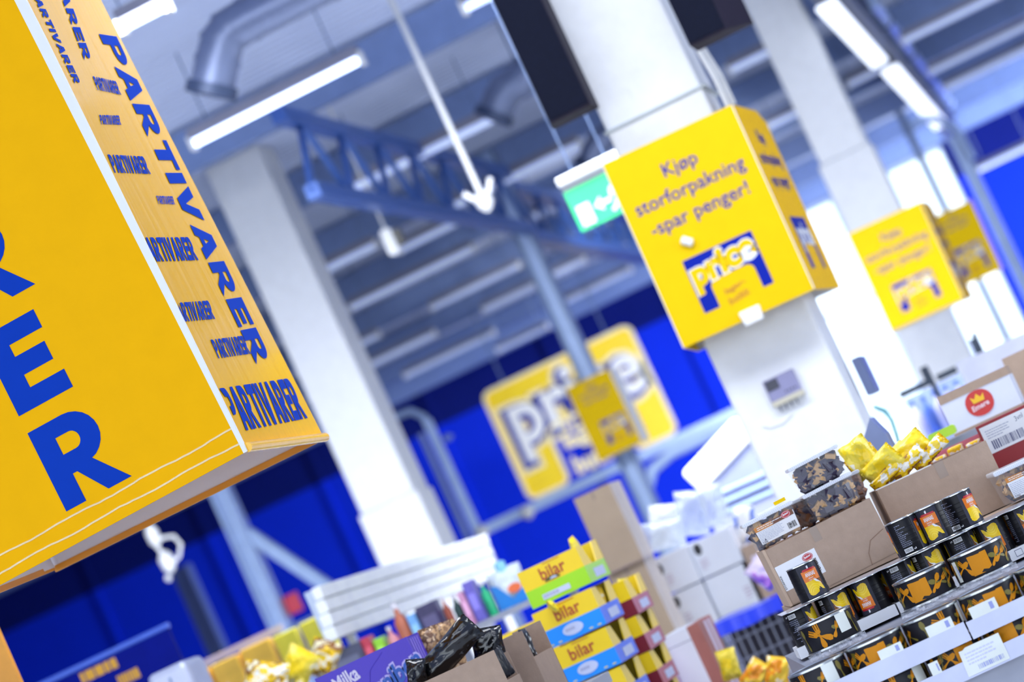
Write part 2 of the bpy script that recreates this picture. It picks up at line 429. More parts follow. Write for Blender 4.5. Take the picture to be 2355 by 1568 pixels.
# strip lamps that run along the dark girder
def strip(px, py, d0, d1, z, wd, glow, label):
    p = at(px, py, d0); t = thing('strip_lamp', label, 'lamp', (p.x, p.y, z), group='strip lamps along the dark girder')
    L = (d1 - d0) / math.cos(PSI)
    MB().prism(rrect(wd, .06, .025), 0, L).build('diffuser', mat('strip_diffuser', (232, 240, 255), .4, emit=1.6), t)
    MB().box(.03, wd - .03, 0, L, .06, .1).build('housing', HOUS, t)
    for q in (.15, .85): MB().tube([(wd / 2, L * q, .1), (wd / 2, L * q, ZC - z)], .01, 6).build('hanger', GREY_STEEL, t)
strip(1885, 40, 27.9, 33.8, 5.52, .21, 1.6, 'bright strip lamp under the dark girder, nearer of the two')
strip(2035, 185, 34.8, 44.2, 5.52, .22, 1.6, 'bright strip lamp under the dark girder, farther of the two')

# ducts -----------------------------------------------------------------------
DUCT = mat('galvanised_duct', (112, 124, 158), .38, .35, var=.08, stretch=(12, 1, 1))
def duct(pts, r, label):
    p0 = pts[-1]; t = thing('ventilation_duct', label, 'duct', p0)
    q = [Vector(p) - Vector(p0) for p in pts]
    b = MB().tube(q, r, 20); b.build('pipe', DUCT, t, smooth=True)
    for i in range(1, len(q) - 1):
        rg = MB(); rg.tube([q[i] + (q[i + 1] - q[i]).normalized() * -.02, q[i] + (q[i + 1] - q[i]).normalized() * .02], r * 1.05, 20)
        rg.build('seam_ring', DUCT, t, smooth=True)
    for k_ in (0, 1):
        c_ = (q[k_] + q[k_ + 1]) / 2; MB().tube([c_, (c_.x, c_.y, ZC - p0.z + .04)], .012, 6).build('hanger', GREY_STEEL, t)
    b = MB(); dr = (q[-1] - q[-2]).normalized()
    b.tube([q[-1] - dr * .02, q[-1] + dr * .06], r * 1.16, 20); b.build('outlet_grille', DARK_STEEL, t, smooth=True)
    return t
duct([at(1150, -252, 20.8), at(754, -50, 20.8), at(570, 44, 20.8), at(530, 68, 20.8), at(512, 92, 20.8), at(500, 140, 20.8), at(488, 200, 20.8)], .158, 'large grey duct with a bent outlet at the top left')
duct([at(1330, 98, 27), at(1215, 164, 27), at(1190, 190, 27), at(1164, 206, 27), at(1152, 226, 27), at(1138, 262, 27)], .16, 'grey duct elbow behind the left black speaker')
duct([at(1560, 235, 30), at(1440, 290, 30), at(1400, 310, 30), at(1380, 326, 30), at(1368, 344, 30), at(1354, 376, 30)], .13, 'grey duct elbow above the exit sign')
p = at(2000, 5, 33.3)
t = thing('pipe_run', 'pale blue pipe running down the hall beside the dark girder', 'pipe', p)
L = 15
MB().tube([(0, 0, 0), (0, L, 0)], .09, 14).build('pipe', PALE_STEEL, t, smooth=True)
for q in (2, 6, 10, 14): MB().tube([(0, q - .05, 0), (0, q + .05, 0)], .105, 14).build('clamp', DARK_STEEL, t, smooth=True)
for q in (2, 10): MB().tube([(0, q, .1), (0, q, ZC - p.z)], .01, 6).build('hanger', GREY_STEEL, t)

# white rod with a camera mount at its foot
p = uv(77, 905, 23); t = thing('ceiling_rod', 'white rod hanging from the roof with a bracket at its foot', 'rod', p)
MB().tube([(0, 0, 0), (0, 0, ZC - p.z)], .024, 12).build('rod', WHITE_PLASTIC, t, smooth=True)
MB().lathe([(.05, -.08), (.07, -.04), (.07, .02), (.03, .06)], 16).build('socket', WHITE_PLASTIC, t, smooth=True)
b = MB(); b.bar((-.12, 0, .1), (.02, 0, -.1), .035).bar((.12, 0, .12), (-.02, 0, -.1), .035); b.build('bracket', WHITE_PLASTIC, t)
# small ceiling device
p = at(897, 590, 26); t = thing('ceiling_device', 'small white and black device between two batten lamps', 'device', p)
MB().prism(rrect(.10, .24, .03), 0, .12).build('cover', WHITE_PLASTIC, t)
MB().box(.11, .17, .0, .1, .05, .2).build('lens', mat('black_plastic', (14, 16, 20), .3), t)
MB().tube([(.05, .06, .24), (.05, .06, ZC - p.z)], .012, 8).build('stem', WHITE_PLASTIC, t)

# rear posts, racks and rails
t = post(-758, 30, 46, 0, 4.35, PALE_STEEL, 'pale steel post with a red notice, below the banner box')
p = t.location
MB().bar((.08, 0, 3.5), (.74, 0, 2.46), .12).build('brace', PALE_STEEL, t)
MB().bar((.08, 0, 2.42), (.62, 0, 2.42), .1).build('rail', GREY_STEEL, t)
u_, v_ = unroll(640, 1402)
nq = uv(u_ - 38, v_ - 22, 29.9)
nt_ = thing('red_notice', 'red notice fixed on the pale steel post', 'notice', (nq.x, t.location.y + m(46, 30) * .5 + .001, nq.z))
MB().box(0, m(76, 29.6), 0, .02, 0, m(46, 29.6)).build('board', mat('red_board', (215, 60, 80), .4), nt_)
MB().box(.02, m(76, 29.6) - .02, -.004, 0, .03, m(46, 29.6) - .03).build('face', mat('red_board_face', (225, 70, 92), .4), nt_)
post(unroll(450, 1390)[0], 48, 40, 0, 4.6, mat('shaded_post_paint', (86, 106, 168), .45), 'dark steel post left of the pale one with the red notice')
post(unroll(2143, 400)[0], 46, 18, 0, 6.3, GREY_STEEL, 'thin grey-blue steel post in front of the bright window')
rp_ = post(unroll(2275, 470)[0], 40, 30, 0, 5.0, PALE_STEEL, 'pale steel post at the right edge of the bright window')
MB().tube([(-.45, -.12, 5.35), (-.3, -.12, 5.4), (-.1, -.12, 5.3), (.08, -.12, 5.0), (.1, -.12, 4.6)], .05, 12).build('bent_pipe', PALE_STEEL, rp_, smooth=True)
# upright with a bent pipe beside the left white pillar
u1 = unroll(1030, 1075)[0]; p = uv(u1, 0, 36)
t = thing('rack_upright', 'pale rack upright with a bent pipe right of the left white pillar', 'rack', (p.x, p.y, 0))
vt = lambda px, py, d: at(px, py, d).z
MB().box(-.05, .05, -.05, .05, 0, vt(985, 960, 36)).build('upright', PALE_STEEL, t)
MB().box(-.17, -.11, -.03, .03, 0, vt(985, 985, 36)).build('upright', GREY_STEEL, t)
z0 = vt(985, 960, 36)
MB().tube([(-.55, 0, z0 + .0), (-.5, 0, z0 + .13), (-.36, 0, z0 + .2), (-.14, 0, z0 + .18), (-.02, 0, z0 + .05), (0, 0, z0 - .25)], .05, 12).build('bent_pipe', PALE_STEEL, t, smooth=True)
MB().lathe([(.03, 0), (.07, .04), (.03, .08)], 14, M=Matrix.Translation((.16, -.05, z0 - .35))).build('knob', PALE_STEEL, t, smooth=True)
MB().bar((0, 0, vt(1105, 1222, 36)), (4.0, 0, vt(1105, 1222, 36)), .12).build('rail', PALE_STEEL, t)
MB().box(3.9, 4.0, -.05, .05, 0, vt(1105, 1222, 36) + .1).build('upright', PALE_STEEL, t)
for px, py in ((1105, 1225), (1213, 1178)):
    q = at(px, py, 35.9); MB().lathe([(.02, 0), (.09, .06), (.09, .12), (.02, .18)], 14, M=Matrix.Translation((q.x - p.x, -.08, q.z - .09))).build('joint', WHITE_PLASTIC, t, smooth=True)
p2 = at(1500, 1062, 42)
b = MB().tube([(p2.x - .34, p2.y, 0), (p2.x - .32, p2.y, p2.z - .9), (p2.x - .25, p2.y, p2.z - .35), (p2.x - .05, p2.y, p2.z - .1), (p2.x + .3, p2.y, p2.z), (p2.x + 1.75, p2.y, p2.z)], .085, 12)
tag(b.build('bent_rail', PALE_STEEL, smooth=True), 'pale bent rail right of the large yellow board', 'rail')

# hanging white connector with a cable loop, below the banner box
p = at(352, 1232, 26)
t = thing('cable_connector', 'white hanging connector with a looped cable under the banner box', 'connector', p)
MB().tube([(0, 0, .1), (0, 0, ZC - p.z)], .012, 8).build('cable', WHITE_PLASTIC, t, smooth=True)
MB().lathe([(.02, -.1), (.055, -.06), (.06, .04), (.03, .1)], 16).build('plug', WHITE_PLASTIC, t, smooth=True)
MB().lathe([(.02, -.36), (.06, -.32), (.07, -.22), (.03, -.16)], 16, M=Matrix.Translation((.02, 0, 0))).build('plug', WHITE_PLASTIC, t, smooth=True)
MB().tube([(0, 0, -.08), (.07, 0, -.05), (.17, 0, -.08), (.2, 0, -.17), (.14, 0, -.26), (.03, 0, -.3)], .016, 8).build('cable_loop', WHITE_PLASTIC, t, smooth=True)
MB().tube([(-.02, 0, -.06), (.02, 0, -.2)], .018, 8).build('cable', WHITE_PLASTIC, t, smooth=True)
MB().lathe([(.015, -.42), (.035, -.39), (.015, -.36)], 12, M=Matrix.Translation((-.03, 0, 0))).build('cable_end', WHITE_PLASTIC, t, smooth=True)

# flood lamp added out of sight behind the nearest pillar to brighten the price board
t = thing('added_flood_lamp', 'grey flood lamp added unseen behind the nearest pillar to brighten the price board', 'lamp', (-3.35, 30.98, 4.9), yaw=14)
MB().box(-.30, .30, -.12, .0, -.2, .2).build('housing', HOUS, t, bevel=.01)
MB().box(-.02, .02, -.08, -.04, .2, ZC - 4.9).build('stem', GREY_STEEL, t)
# ================================================================ signs
PLASTIC_Y = mat('glossy_yellow_print', (252, 190, 24), .2, coat=.25, bump=.10, bscale=3.2, var=.02, stretch=(2, 6, .35))
FRONT_Y = mat('banner_front_yellow', (250, 184, 0), .6, spec=.08, var=.02, bump=.03, bscale=2)
BANNER_INK = mat('banner_blue_ink', (0, 58, 176), .6, var=.02, spec=.1)
WHITE_IN = mat('white_banner_inside', (228, 230, 244), .6, var=.02)
ORANGE_HEM = mat('orange_hem', (226, 150, 40), .35, var=.04)

# ---- hanging banner box
D0 = 9.28
P0 = at(560, 1042, D0)
BT = -2.6
bb = thing('banner_box', 'large hanging yellow banner box printed with big blue letters, nearest the camera', 'banner box', P0, tilt=BT)
BM = Matrix.Translation(P0) @ Matrix.Rotation(rad(BT), 4, 'Y')
BI = BM.inverted()
W, H, T = 1.03, 1.95, .006
DB = .93
MB().prism([(-W, .0), (0, 0), (0, H), (-W, H)], 0, T).build('front_panel', FRONT_Y, bb)
sp = MB()                                             # glossy side sheet, slightly wavy, gaping at the front edge
ny, nz = 14, 24
vs = []
for j in range(nz + 1):
    for i in range(ny + 1):
        t_, z_ = i / ny, H * j / nz
        vs.append((.012, .014 + (DB - .014) * t_, z_ + .012))
sp.add(vs, [(j * (ny + 1) + i, j * (ny + 1) + i + 1, (j + 1) * (ny + 1) + i + 1, (j + 1) * (ny + 1) + i) for j in range(nz) for i in range(ny)])
sp = MB().quad([(.012, .014, .012), (.012, DB, .012), (.012, DB, H), (.012, .014, H)])
so = sp.build('side_panel', PLASTIC_Y, bb, smooth=True)
bk_ = lambda px, py: BI @ onplane(px, py, BM @ Vector((0, DB, 0)), BM.to_3x3() @ Vector((0, -1, 0)))
KL, KR = bk_(131, 1312), bk_(742, 1010)               # lower corners of the back sheet
WB = -KL.x
MB().prism([(KL.x, KL.z), (.0, KR.z), (.0, H), (KL.x, H)], DB - T, DB).build('back_panel', WHITE_IN, bb)
MB().add([(-W, .01, .0), (KL.x, DB - .02, KL.z + .012), (KL.x, DB - .02, H), (-W, .01, H), (-W + T, .01, .0), (KL.x + T, DB - .02, KL.z + .012), (KL.x + T, DB - .02, H), (-W + T, .01, H)],
         [(0, 3, 2, 1), (4, 5, 6, 7), (0, 1, 5, 4), (2, 3, 7, 6), (1, 2, 6, 5), (3, 0, 4, 7)]).build('side_panel', WHITE_IN, bb)
# orange lower hems of the back and far side sheets
MB().prism([(KL.x - .004, KL.z - .004), (.0, KR.z - .004), (.0, KR.z + .018), (KL.x - .004, KL.z + .018)], DB - T - .005, DB + .003).build('hem', ORANGE_HEM, bb, bevel=.002)
MB().bar((-W + .002, .012, .0), (KL.x, DB - .03, KL.z + .012), .012, .02).build('hem', ORANGE_HEM, bb)
# rolled hem under the side sheet
hb = MB(); hb.tube([(.016, .012, .012), (.020, DB * .5, .010), (.016, DB, .012)], .016, 12); hb.build('rolled_hem', PLASTIC_Y, bb, smooth=True)
# pale welt and two welded creases along the lower edge of the front sheet
CREASE = mat('pale_welt', (255, 228, 176), .3)
for z_, sd in ((.082, 5), (.034, 8)):
    random.seed(sd); q = [(-W + W * i / 40, -.0015, z_ + .0025 * math.sin(i * .55 + sd) + random.uniform(-.001, .001)) for i in range(41)]
    MB().tube(q, .0034, 6).build('welded_crease', CREASE, bb, smooth=True)
# white foam edge between the front sheet and the side sheet, widening upwards
MB().add([(0, 0, 0), (.013, .0, 0), (.013, .016, 0), (0, .016, 0), (0, 0, 1.45), (.034, 0, 1.45), (.034, .016, 1.45), (0, .016, 1.45), (0, 0, H), (.034, 0, H), (.034, .016, H), (0, .016, H)],
         [(3, 2, 1, 0), (0, 1, 5, 4), (1, 2, 6, 5), (2, 3, 7, 6), (3, 0, 4, 7), (4, 5, 9, 8), (5, 6, 10, 9), (6, 7, 11, 10), (7, 4, 8, 11), (8, 9, 10, 11)]).build('white_edge', WHITE_CARD, bb)
# hanging cords up to the roof
cd = None
for x_, y_ in ((-.01, .02), (-W + .02, .02), (-.01, DB - .02), (-W + .02, DB - .02)):
    MB().tube([(x_, y_, H), (x_ + math.tan(rad(2.6)) * 1.0, y_, ZC - P0.z - .05)], .004, 6).build('cord', WHITE_PLASTIC, bb)
def fl(px, py):                                       # pixel -> local point on the front sheet
    nrm = BM.to_3x3() @ Vector((0, -1, 0)); return BI @ onplane(px, py, P0, nrm)
def sl(px, py):                                       # pixel -> local point on the side sheet
    nrm = BM.to_3x3() @ Vector((1, 0, 0)); return BI @ onplane(px, py, BM @ Vector((.014, 0, 0)), nrm)
fb = MB()                                             # big stacked letters on the front
def stack(ch, px_bl, px_tl, wd=None):
    a, b = fl(*px_bl), fl(*px_tl); g = outline('glyph' + ch, GLYPH[ch])
    h = (b - a).length; fb.geo(g, (a.x, -.0015, a.z), (h * (wd or 1), 0, 0), (0, 0, h))
    return a, h
a, h = stack('R', (153, 1176), (64, 996), 1.0)
def stack_at(ch, zoff, scale=1.0):
    g = outline('glyph' + ch, GLYPH[ch]); fb.geo(g, (a.x, -.0015, a.z + zoff), (h * scale, 0, 0), (0, 0, h))
pE = fl(50, 954); stack_at('E', pE.z - a.z, 1.02)
pR = fl(-40, 738); stack_at('R', (pE.z - a.z) * 2.02)
stack_at('A', (pE.z - a.z) * 3.03); stack_at('V', (pE.z - a.z) * 4.04); stack_at('I', (pE.z - a.z) * 5.05); stack_at('T', (pE.z - a.z) * 6.06)
fb.build('lettering', BANNER_INK, bb)
# side print: one large word reading downwards, smaller words scattered around it
pc = [0]
def side_word(word_, bl, br, tl, vertical=False, hide=0):
    """corner pixels of the word's first-letter foot, last-letter foot and first-letter top"""
    A, B, T_ = sl(*bl), sl(*br), sl(*tl)
    g = word(word_); mb = MB(); ex = (B - A) / g[2]; ez = (T_ - A)
    xoff = lambda y_, z_: .0145
    vs_ = []
    for x_, y_ in g[0]:
        q = A + ex * x_ + ez * y_; vs_.append((xoff(q.y, q.z), q.y, q.z))
    mb.add(vs_, g[1]); return mb
big = side_word('PARTIVARER', (227, 78), (590, 838), (268, 84))
big.build('lettering', BANNER_INK, bb)
for wd_, bl, br, tl in (
    ('PARTIVARER', (225, 207), (279, 218), (213, 175)),
    ('PARTIVARER', (233, 286), (279, 287), (228, 264)),
    ('PARTIVARER', (264, 397), (347, 400), (247, 355)),
    ('PARTIVARER', (365, 469), (403, 470), (359, 450)),
    ('PARTIVARER', (340, 602), (457, 598), (318, 546)),
    ('PARTIVARER', (409, 741), (495, 733), (394, 697)),
    ('PARTIVARER', (503, 824), (577, 813), (484, 781)),
    ('PARTIVARER', (549, 993), (708, 961), (504, 893)),
    ('ARTIVARER', (78, -6), (172, 192), (93, -4)),
    ('VARER', (118, -70), (194, 138), (136, -68))):
    b = side_word(wd_, bl, br, tl)
    # keep only what lies on the sheet
    keep = [i for i, f in enumerate(b.f) if all(b.v[q][1] > .015 and b.v[q][1] < DB for q in f)]
    c = MB(); c.v = b.v; c.f = [b.f[i] for i in keep]; c.k = [0] * len(keep); c.build('lettering', BANNER_INK, bb)

# ---- price logo shared by the pillar signs: blue arch, rounded word, small words below
def arch_pts(w_, h_):                                  # blue slab with an arched notch, origin lower left
    return [(0, 0), (0, h_), (w_, h_), (w_, 0), (w_ * .85, 0), (w_ * .85, h_ * .36)] + arc(w_ * .75, h_ * .36, w_ * .10, h_ * .13, 0, 90, 6) + \
           arc(w_ * .34, h_ * .36, w_ * .12, h_ * .13, 90, 180, 6) + [(w_ * .22, h_ * .3), (w_ * .22, 0)]
def logo(mb, x, z, w_, h_, y, small=True):
    mb.geo(outline(('arch'), [arch_pts(1, 1)]), (x, y, z), (w_, 0, 0), (0, 0, h_), 1)
    th_ = .32
    for bold, k, dy in ((.092, 2, .0007), (.052, 0, .0014)):
        g = text('price', bold); g0 = text('price', .052)
        s_x = w_ * .93 / g0[2]; s_z = h_ * .60 / (g0[4] - g0[3])
        off = (bold - .052)
        zz = z + h_ * .30; xx = x + w_ * .035
        mb.geo(([(px_ - off if bold > .05 else px_, py_ - g0[3]) for px_, py_ in g[0]], g[1]), (xx, y - dy, zz), (s_x, 0, s_z * .10), (0, 0, s_z), k)
    if small:
        for i, wd_ in enumerate(('lager-', 'butikk')):
            g = text(wd_, .01); fit(mb, g, (x + w_ * .36, y - .0005, z + h_ * (.12 - .17 * i)), (1, 0, .12), (0, 0, 1), w_ * .30, h_ * .13, 3)
BROWN_INK = mat('ochre_ink', (196, 120, 40), .5)
LOGO_MATS = [YEL, NAVY_INK, WHITE_CARD, BROWN_INK]
def lines(mb, rows, x, ztop, w_, size, y, k=1, lead=1.22, bold=.0):
    for i, r in enumerate(rows):
        g = text(r, bold); mb.geo(g, (x + (w_ - g[2] * size) / 2, y, ztop - size * lead * i), (size, 0, 0), (0, 0, size), k)

def pillar_sign(name, label, bl, br, tl, d, depth, splay, rows, size, lg, tilt, clips=(), group=None, flat=False, wing_mat=None):
    p = at(*bl, d); t = thing(name, label, 'sign', p, tilt=tilt, group=group)
    w_ = m(math.dist(bl, br), d) / .983; h_ = m(math.dist(bl, tl), d)
    th = .012
    MB().box(0, w_, 0, th, 0, h_).build('front_panel', [YEL], t)
    MB().box(-.004, 0, -.001, th + .001, 0, h_).box(w_, w_ + .004, -.001, th + .001, 0, h_).build('board_edge', WHITE_CARD, t)
    pr = MB(); lines(pr, rows, 0, h_ - size * 1.9, w_, size, -.002, bold=.008); pr.build('lettering', LOGO_MATS, t)
    lo = MB(); logo(lo, lg[0] * w_, lg[1] * h_, lg[2] * w_, lg[3] * h_, -.002); lo.build('printed_logo', LOGO_MATS, t)
    if not flat:
        s = MB()                                       # right wing, leaning outwards
        s.add([(w_ + .004, th, 0), (w_ + .004 + splay, depth, 0), (w_ + .004 + splay, depth, h_ - .06), (w_ + .004 + splay * .8, depth * .8, h_), (w_ + .004, th, h_),
               (w_ - .006, th, 0), (w_ - .006 + splay, depth, 0), (w_ - .006 + splay, depth, h_ - .06), (w_ - .006 + splay * .8, depth * .8, h_), (w_ - .006, th, h_)],
              [(0, 1, 2, 3, 4), (9, 8, 7, 6, 5), (5, 6, 1, 0), (6, 7, 2, 1), (7, 8, 3, 2), (8, 9, 4, 3), (9, 5, 0, 4)])
        wing = s.build('side_panel', wing_mat or mat('side_board_yellow', (250, 196, 0), .6, spec=.12, var=.02), t)
        L = math.hypot(splay, depth - th); e = Vector((splay, depth - th, 0)) / L; nr = Vector((e.y, -e.x, 0)) * .002
        sl_ = MB(); o_ = Vector((w_ + .004, th, 0)) + nr
        for i, r in enumerate(rows):
            g = text(r, .012); s_ = size; sl_.geo(g, o_ + e * ((L - g[2] * s_) / 2) + Vector((0, 0, h_ - size * 1.9 - size * 1.22 * i)), e * s_, (0, 0, s_), 1)
        sl_.geo(outline('arch', [arch_pts(1, 1)]), o_ + e * lg[0] * L + Vector((0, 0, lg[1] * h_)), e * lg[2] * L, (0, 0, lg[3] * h_), 1)
        g = text('price', .035); g2 = ([(a_, b_ - g[3]) for a_, b_ in g[0]], g[1])
        sl_.geo(g2, o_ + nr * .4 + e * (lg[0] + .05) * L + Vector((0, 0, (lg[1] + lg[3] * .3) * h_)), e * (lg[2] * .9 * L / g[2]), (0, 0, lg[3] * .6 * h_ / (g[4] - g[3])), 2)
        if not wing_mat: sl_.build('side_print', LOGO_MATS, wing)
        MB().add([(-.004, th, 0), (-.004 - splay, depth, 0), (-.004 - splay, depth, h_), (-.004, th, h_), (.004, th, 0), (.004 - splay, depth, 0), (.004 - splay, depth, h_), (.004, th, h_)],
                 [(0, 3, 2, 1), (4, 5, 6, 7), (0, 1, 5, 4), (2, 3, 7, 6), (0, 4, 7, 3), (1, 2, 6, 5)]).build('side_panel', YEL, t)
        MB().box(-.004 - splay, w_ + splay, depth, depth + .01, 0, h_ - .06).build('back_panel', WHITE_CARD, t)
    return t, w_, h_
ROWS = ('Kjøp', 'storforpakning', '-spar penger!')
t, w_, h_ = pillar_sign('pillar_sign', 'large yellow sign wrapped round the nearest white pillar, with blue text and logo',
                        (1573, 800), (1867, 668), (1382, 377), 14.72, .84, .05, ROWS, .100, (.235, .112, .53, .282), 1.1)
cl = MB(); cl.lathe([(.010, -.026), (.022, -.02), (.022, .03), (.012, .036)], 14, M=Matrix.Translation((.335 * w_, -.02, h_ * .47)) @ Matrix.Rotation(rad(-50), 4, 'Y')); cl.build('clip', WHITE_PLASTIC, t, smooth=True)
MB().prism([(.46 * w_, -.03), (.6 * w_, -.03), (.61 * w_, .045), (.45 * w_, .045)], -.022, .014).build('clip', WHITE_PLASTIC, t, bevel=.008)
pillar_sign('pillar_sign', 'yellow sign wrapped round the right white pillar, before the bright window', (2050, 762), (2213, 690), (1945, 540), 26.4, .7, .05, ('Kjøp', 'storforpakning', '-spar penger!'), .1, (.23, .115, .54, .275), 1.0)
pillar_sign('pillar_sign', 'small yellow sign half hidden behind the right pillar sign', (2205, 664), (2303, 622), (2125, 508), 36, .5, .02, ('Kjøp', 'storforpakning', '-spar penger!'), .055, (.2, .1, .62, .38), 1.0, flat=True)
pillar_sign('pillar_sign', 'small yellow sign on the steel post, in front of the large price board', (1379, 1061), (1477, 1017), (1302, 893), 31.5, .4, .02, ('Kjøp', 'storforpakning', '-spar penger!'), .055, (.34, .14, .56, .3), 0, flat=False, wing_mat=WHITE_CARD)

# ---- large rounded price board
p = at(1221, 1150, 44); w_ = m(371, 44) / .983; h_ = m(268, 44)
t = thing('price_board', 'large rounded yellow price board before the blue wall, behind the steel post', 'sign', p, tilt=0)
pts = arc(w_ - .12, h_ - .12, .12, .12, 0, 90, 5) + arc(.12, h_ - .12, .12, .12, 90, 180, 5) + arc(.12, .12, .12, .12, 180, 270, 5) + arc(w_ * .27 - .12, .12, .12, .12, 270, 360, 5) + \
      arc(w_ * .27 + .15, h_ * .5 - .15, .15, .15, 180, 90, 5) + arc(w_ * .73 - .15, h_ * .5 - .15, .15, .15, 90, 0, 5) + arc(w_ * .73 + .12, .12, .12, .12, 180, 270, 5) + arc(w_ - .12, .12, .12, .12, 270, 360, 5)
g = outline('board', [pts])
def slab(mb, g, y0, y1, k=0):
    mb.geo(g, (0, y0, 0), (1, 0, 0), (0, 0, 1), k); mb.geo(g, (0, y1, 0), (1, 0, 0), (0, 0, 1), k)
b = MB(); b.prism(pts, .0, .06); b.build('board', mat('price_board_yellow', (255, 216, 0), .4), t)
rim = MB(); n_ = len(pts)
for i in range(n_):
    a_, c_ = pts[i], pts[(i + 1) % n_]; rim.bar((a_[0], -.005, a_[1]), (c_[0], -.005, c_[1]), .05)
rim.build('pale_rim', mat('cream_edge', (255, 238, 190), .5), t)
lt = MB()
for bold, k, dy in ((.125, 0, .012), (.07, 1, .02), (.022, 2, .028)):
    g = text('price', bold); g0 = text('price', .05); sx, sz = w_ * .9 / g0[2], h_ * .66 / (g0[4] - g0[3])
    lt.geo(([(x_ - (bold - .05), y_ - g0[3]) for x_, y_ in g[0]], g[1]), (w_ * (.06 if k < 2 else .078), -dy, h_ * (.26 if k < 2 else .275)), (sx, 0, 0), (0, 0, sz), k)
lt.build('lettering', [mat('cream_edge', (255, 238, 190)), NAVY_INK, WHITE_CARD], t)
st = MB()
for i, wd_ in enumerate(('lager-', 'butikk')):
    g = text(wd_, .04); fit(st, g, (w_ * .33, .02, h_ * (.22 - .2 * i)), (1, 0, 0), (0, 0, 1), w_ * .36, h_ * .17)
st.build('lettering', mat('cream_edge', (255, 238, 190)), t)
MB().bar((w_ * .1, .08, h_ * .8), (w_ * .9, .08, h_ * .8), .05).bar((w_ * .1, .08, h_ * .6), (w_ * .9, .08, h_ * .6), .05).build('back_rail', PALE_STEEL, t)
for q in (.15, .85): MB().tube([(w_ * q, .03, h_ * .95), (w_ * q, .03, ZC - p.z)], .012, 6).build('wire', GREY_STEEL, t)

# ---- exit sign
p = uv(250, 740, 18); t = thing('exit_sign', 'green emergency exit sign hanging left of the large pillar sign', 'sign', p, tilt=0)
w_, h_ = .42, m(100, 18)
GREEN = mat('exit_green', (60, 222, 140), .35, emit=.55)
MB().box(0, w_, 0, .05, 0, h_).build('panel', GREEN, t, bevel=.004)
gl = MB()
gl.quad([(.03, -.003, .02), (.115, -.003, .02), (.115, -.003, .15), (.03, -.003, .15)])
gl.quad([(.135, -.003, .105), (.19, -.003, .15), (.19, -.003, .06)]); gl.quad([(.19, -.003, .092), (.25, -.003, .092), (.25, -.003, .118), (.19, -.003, .118)])
man = [((.335, .215), (.335, .215)), ((.325, .19), (.30, .11)), ((.325, .18), (.27, .165)), ((.27, .165), (.262, .12)), ((.325, .18), (.37, .15)), ((.37, .15), (.375, .11)), ((.30, .11), (.35, .075)), ((.35, .075), (.345, .025)), ((.30, .11), (.27, .06)), ((.27, .06), (.235, .035))]
for (x0, z0), (x1, z1) in man[1:]:
    dx, dz = x1 - x0, z1 - z0; l_ = math.hypot(dx, dz); nx, nz = -dz / l_ * .012, dx / l_ * .012
    gl.quad([(x0 + nx, -.003, z0 + nz), (x0 - nx, -.003, z0 - nz), (x1 - nx, -.003, z1 - nz), (x1 + nx, -.003, z1 + nz)])
gl.quad([(.345 + .02 * math.cos(a_ * .5236), -.003, .213 + .02 * math.sin(a_ * .5236)) for a_ in range(12)])
gl.build('pictogram', mat('exit_white', (250, 255, 252), .4, emit=.6), t)
MB().box(-.01, w_ + .01, -.02, .08, h_ + .035, h_ + .095).build('housing', WHITE_PLASTIC, t, bevel=.01)
MB().box(0, w_, 0, .06, h_, h_ + .035).build('lamp_slot', mat('exit_slot', (176, 178, 186), .4), t)
for q in (.1, .32): MB().tube([(q, .03, h_ + .09), (q, .03, ZC - p.z)], .006, 6).build('hanger', GREY_STEEL, t)

# ---- black loudspeakers beside the pillar
BLK = mat('black_speaker_cloth', (17, 21, 38), .8, spec=.1, var=.1, scale=60); BLK2 = mat('black_speaker_case', (34, 30, 48), .7, spec=.2)
def speaker(u0, u1, v, d, fl_l, fl_r, label):
    p = uv(u0, v, d); w_ = m(u1 - u0, d) / .983
    t = thing('loudspeaker', label, 'loudspeaker', p, group='black loudspeakers on the pillar')
    zt = 1.25
    b = MB(); pts_ = [(fl_l, 0), (w_ - fl_r, 0), (w_, .2), (w_, .26), (0, .26), (0, .2)]
    n_ = len(pts_)
    b.add([(x_, y_, 0) for x_, y_ in pts_] + [(x_, y_, zt) for x_, y_ in pts_], [tuple(range(n_ - 1, -1, -1)), tuple(range(n_, 2 * n_))] + [(i, (i + 1) % n_, n_ + (i + 1) % n_, n_ + i) for i in range(n_)])
    b.build('case', BLK2, t, bevel=.008)
    MB().box(fl_l + .005, w_ - fl_r - .005, -.008, .004, .012, zt - .012).build('grille', BLK, t, bevel=.004)
    return t, w_
t, w_ = speaker(275, 392, 996, 14.7, .032, .0, 'black loudspeaker on the left flank of the nearest pillar')
t, w_ = speaker(655, 800, 1022, 14.5, .0, .11, 'black loudspeaker on the right flank of the nearest pillar')

# ---- thermostat, its cable and the grey box on the pillar
CY_ = mc.location.y - .001
oncol = lambda px, py, off=0: onplane(px, py, (0, CY_ - off, 0), Vector((0, 1, 0)))
p = oncol(1783, 938); t = thing('control_box', 'small grey control box with a dark display on the nearest pillar', 'control box', p)
s = m(1, 14.87)
MB().box(0, 76 * s, -.055, 0, 12 * s, 66 * s).build('case', mat('control_grey', (138, 138, 178), .4), t, bevel=.005)
MB().box(4 * s, 34 * s, -.060, -.052, 38 * s, 62 * s).build('display', mat('display_dark', (40, 42, 64), .2), t)
MB().box(0, 78 * s, -.06, 0, 0, 13 * s).build('base', mat('control_beige', (196, 192, 176), .5), t, bevel=.004)
for i in range(4): MB().lathe([(.003, 0), (.004, .006)], 8, M=Matrix.Translation(((42 + 8 * i) * s, -.056, 24 * s)) @ Matrix.Rotation(rad(90), 4, 'X')).build('button', BLACK_INK, t)
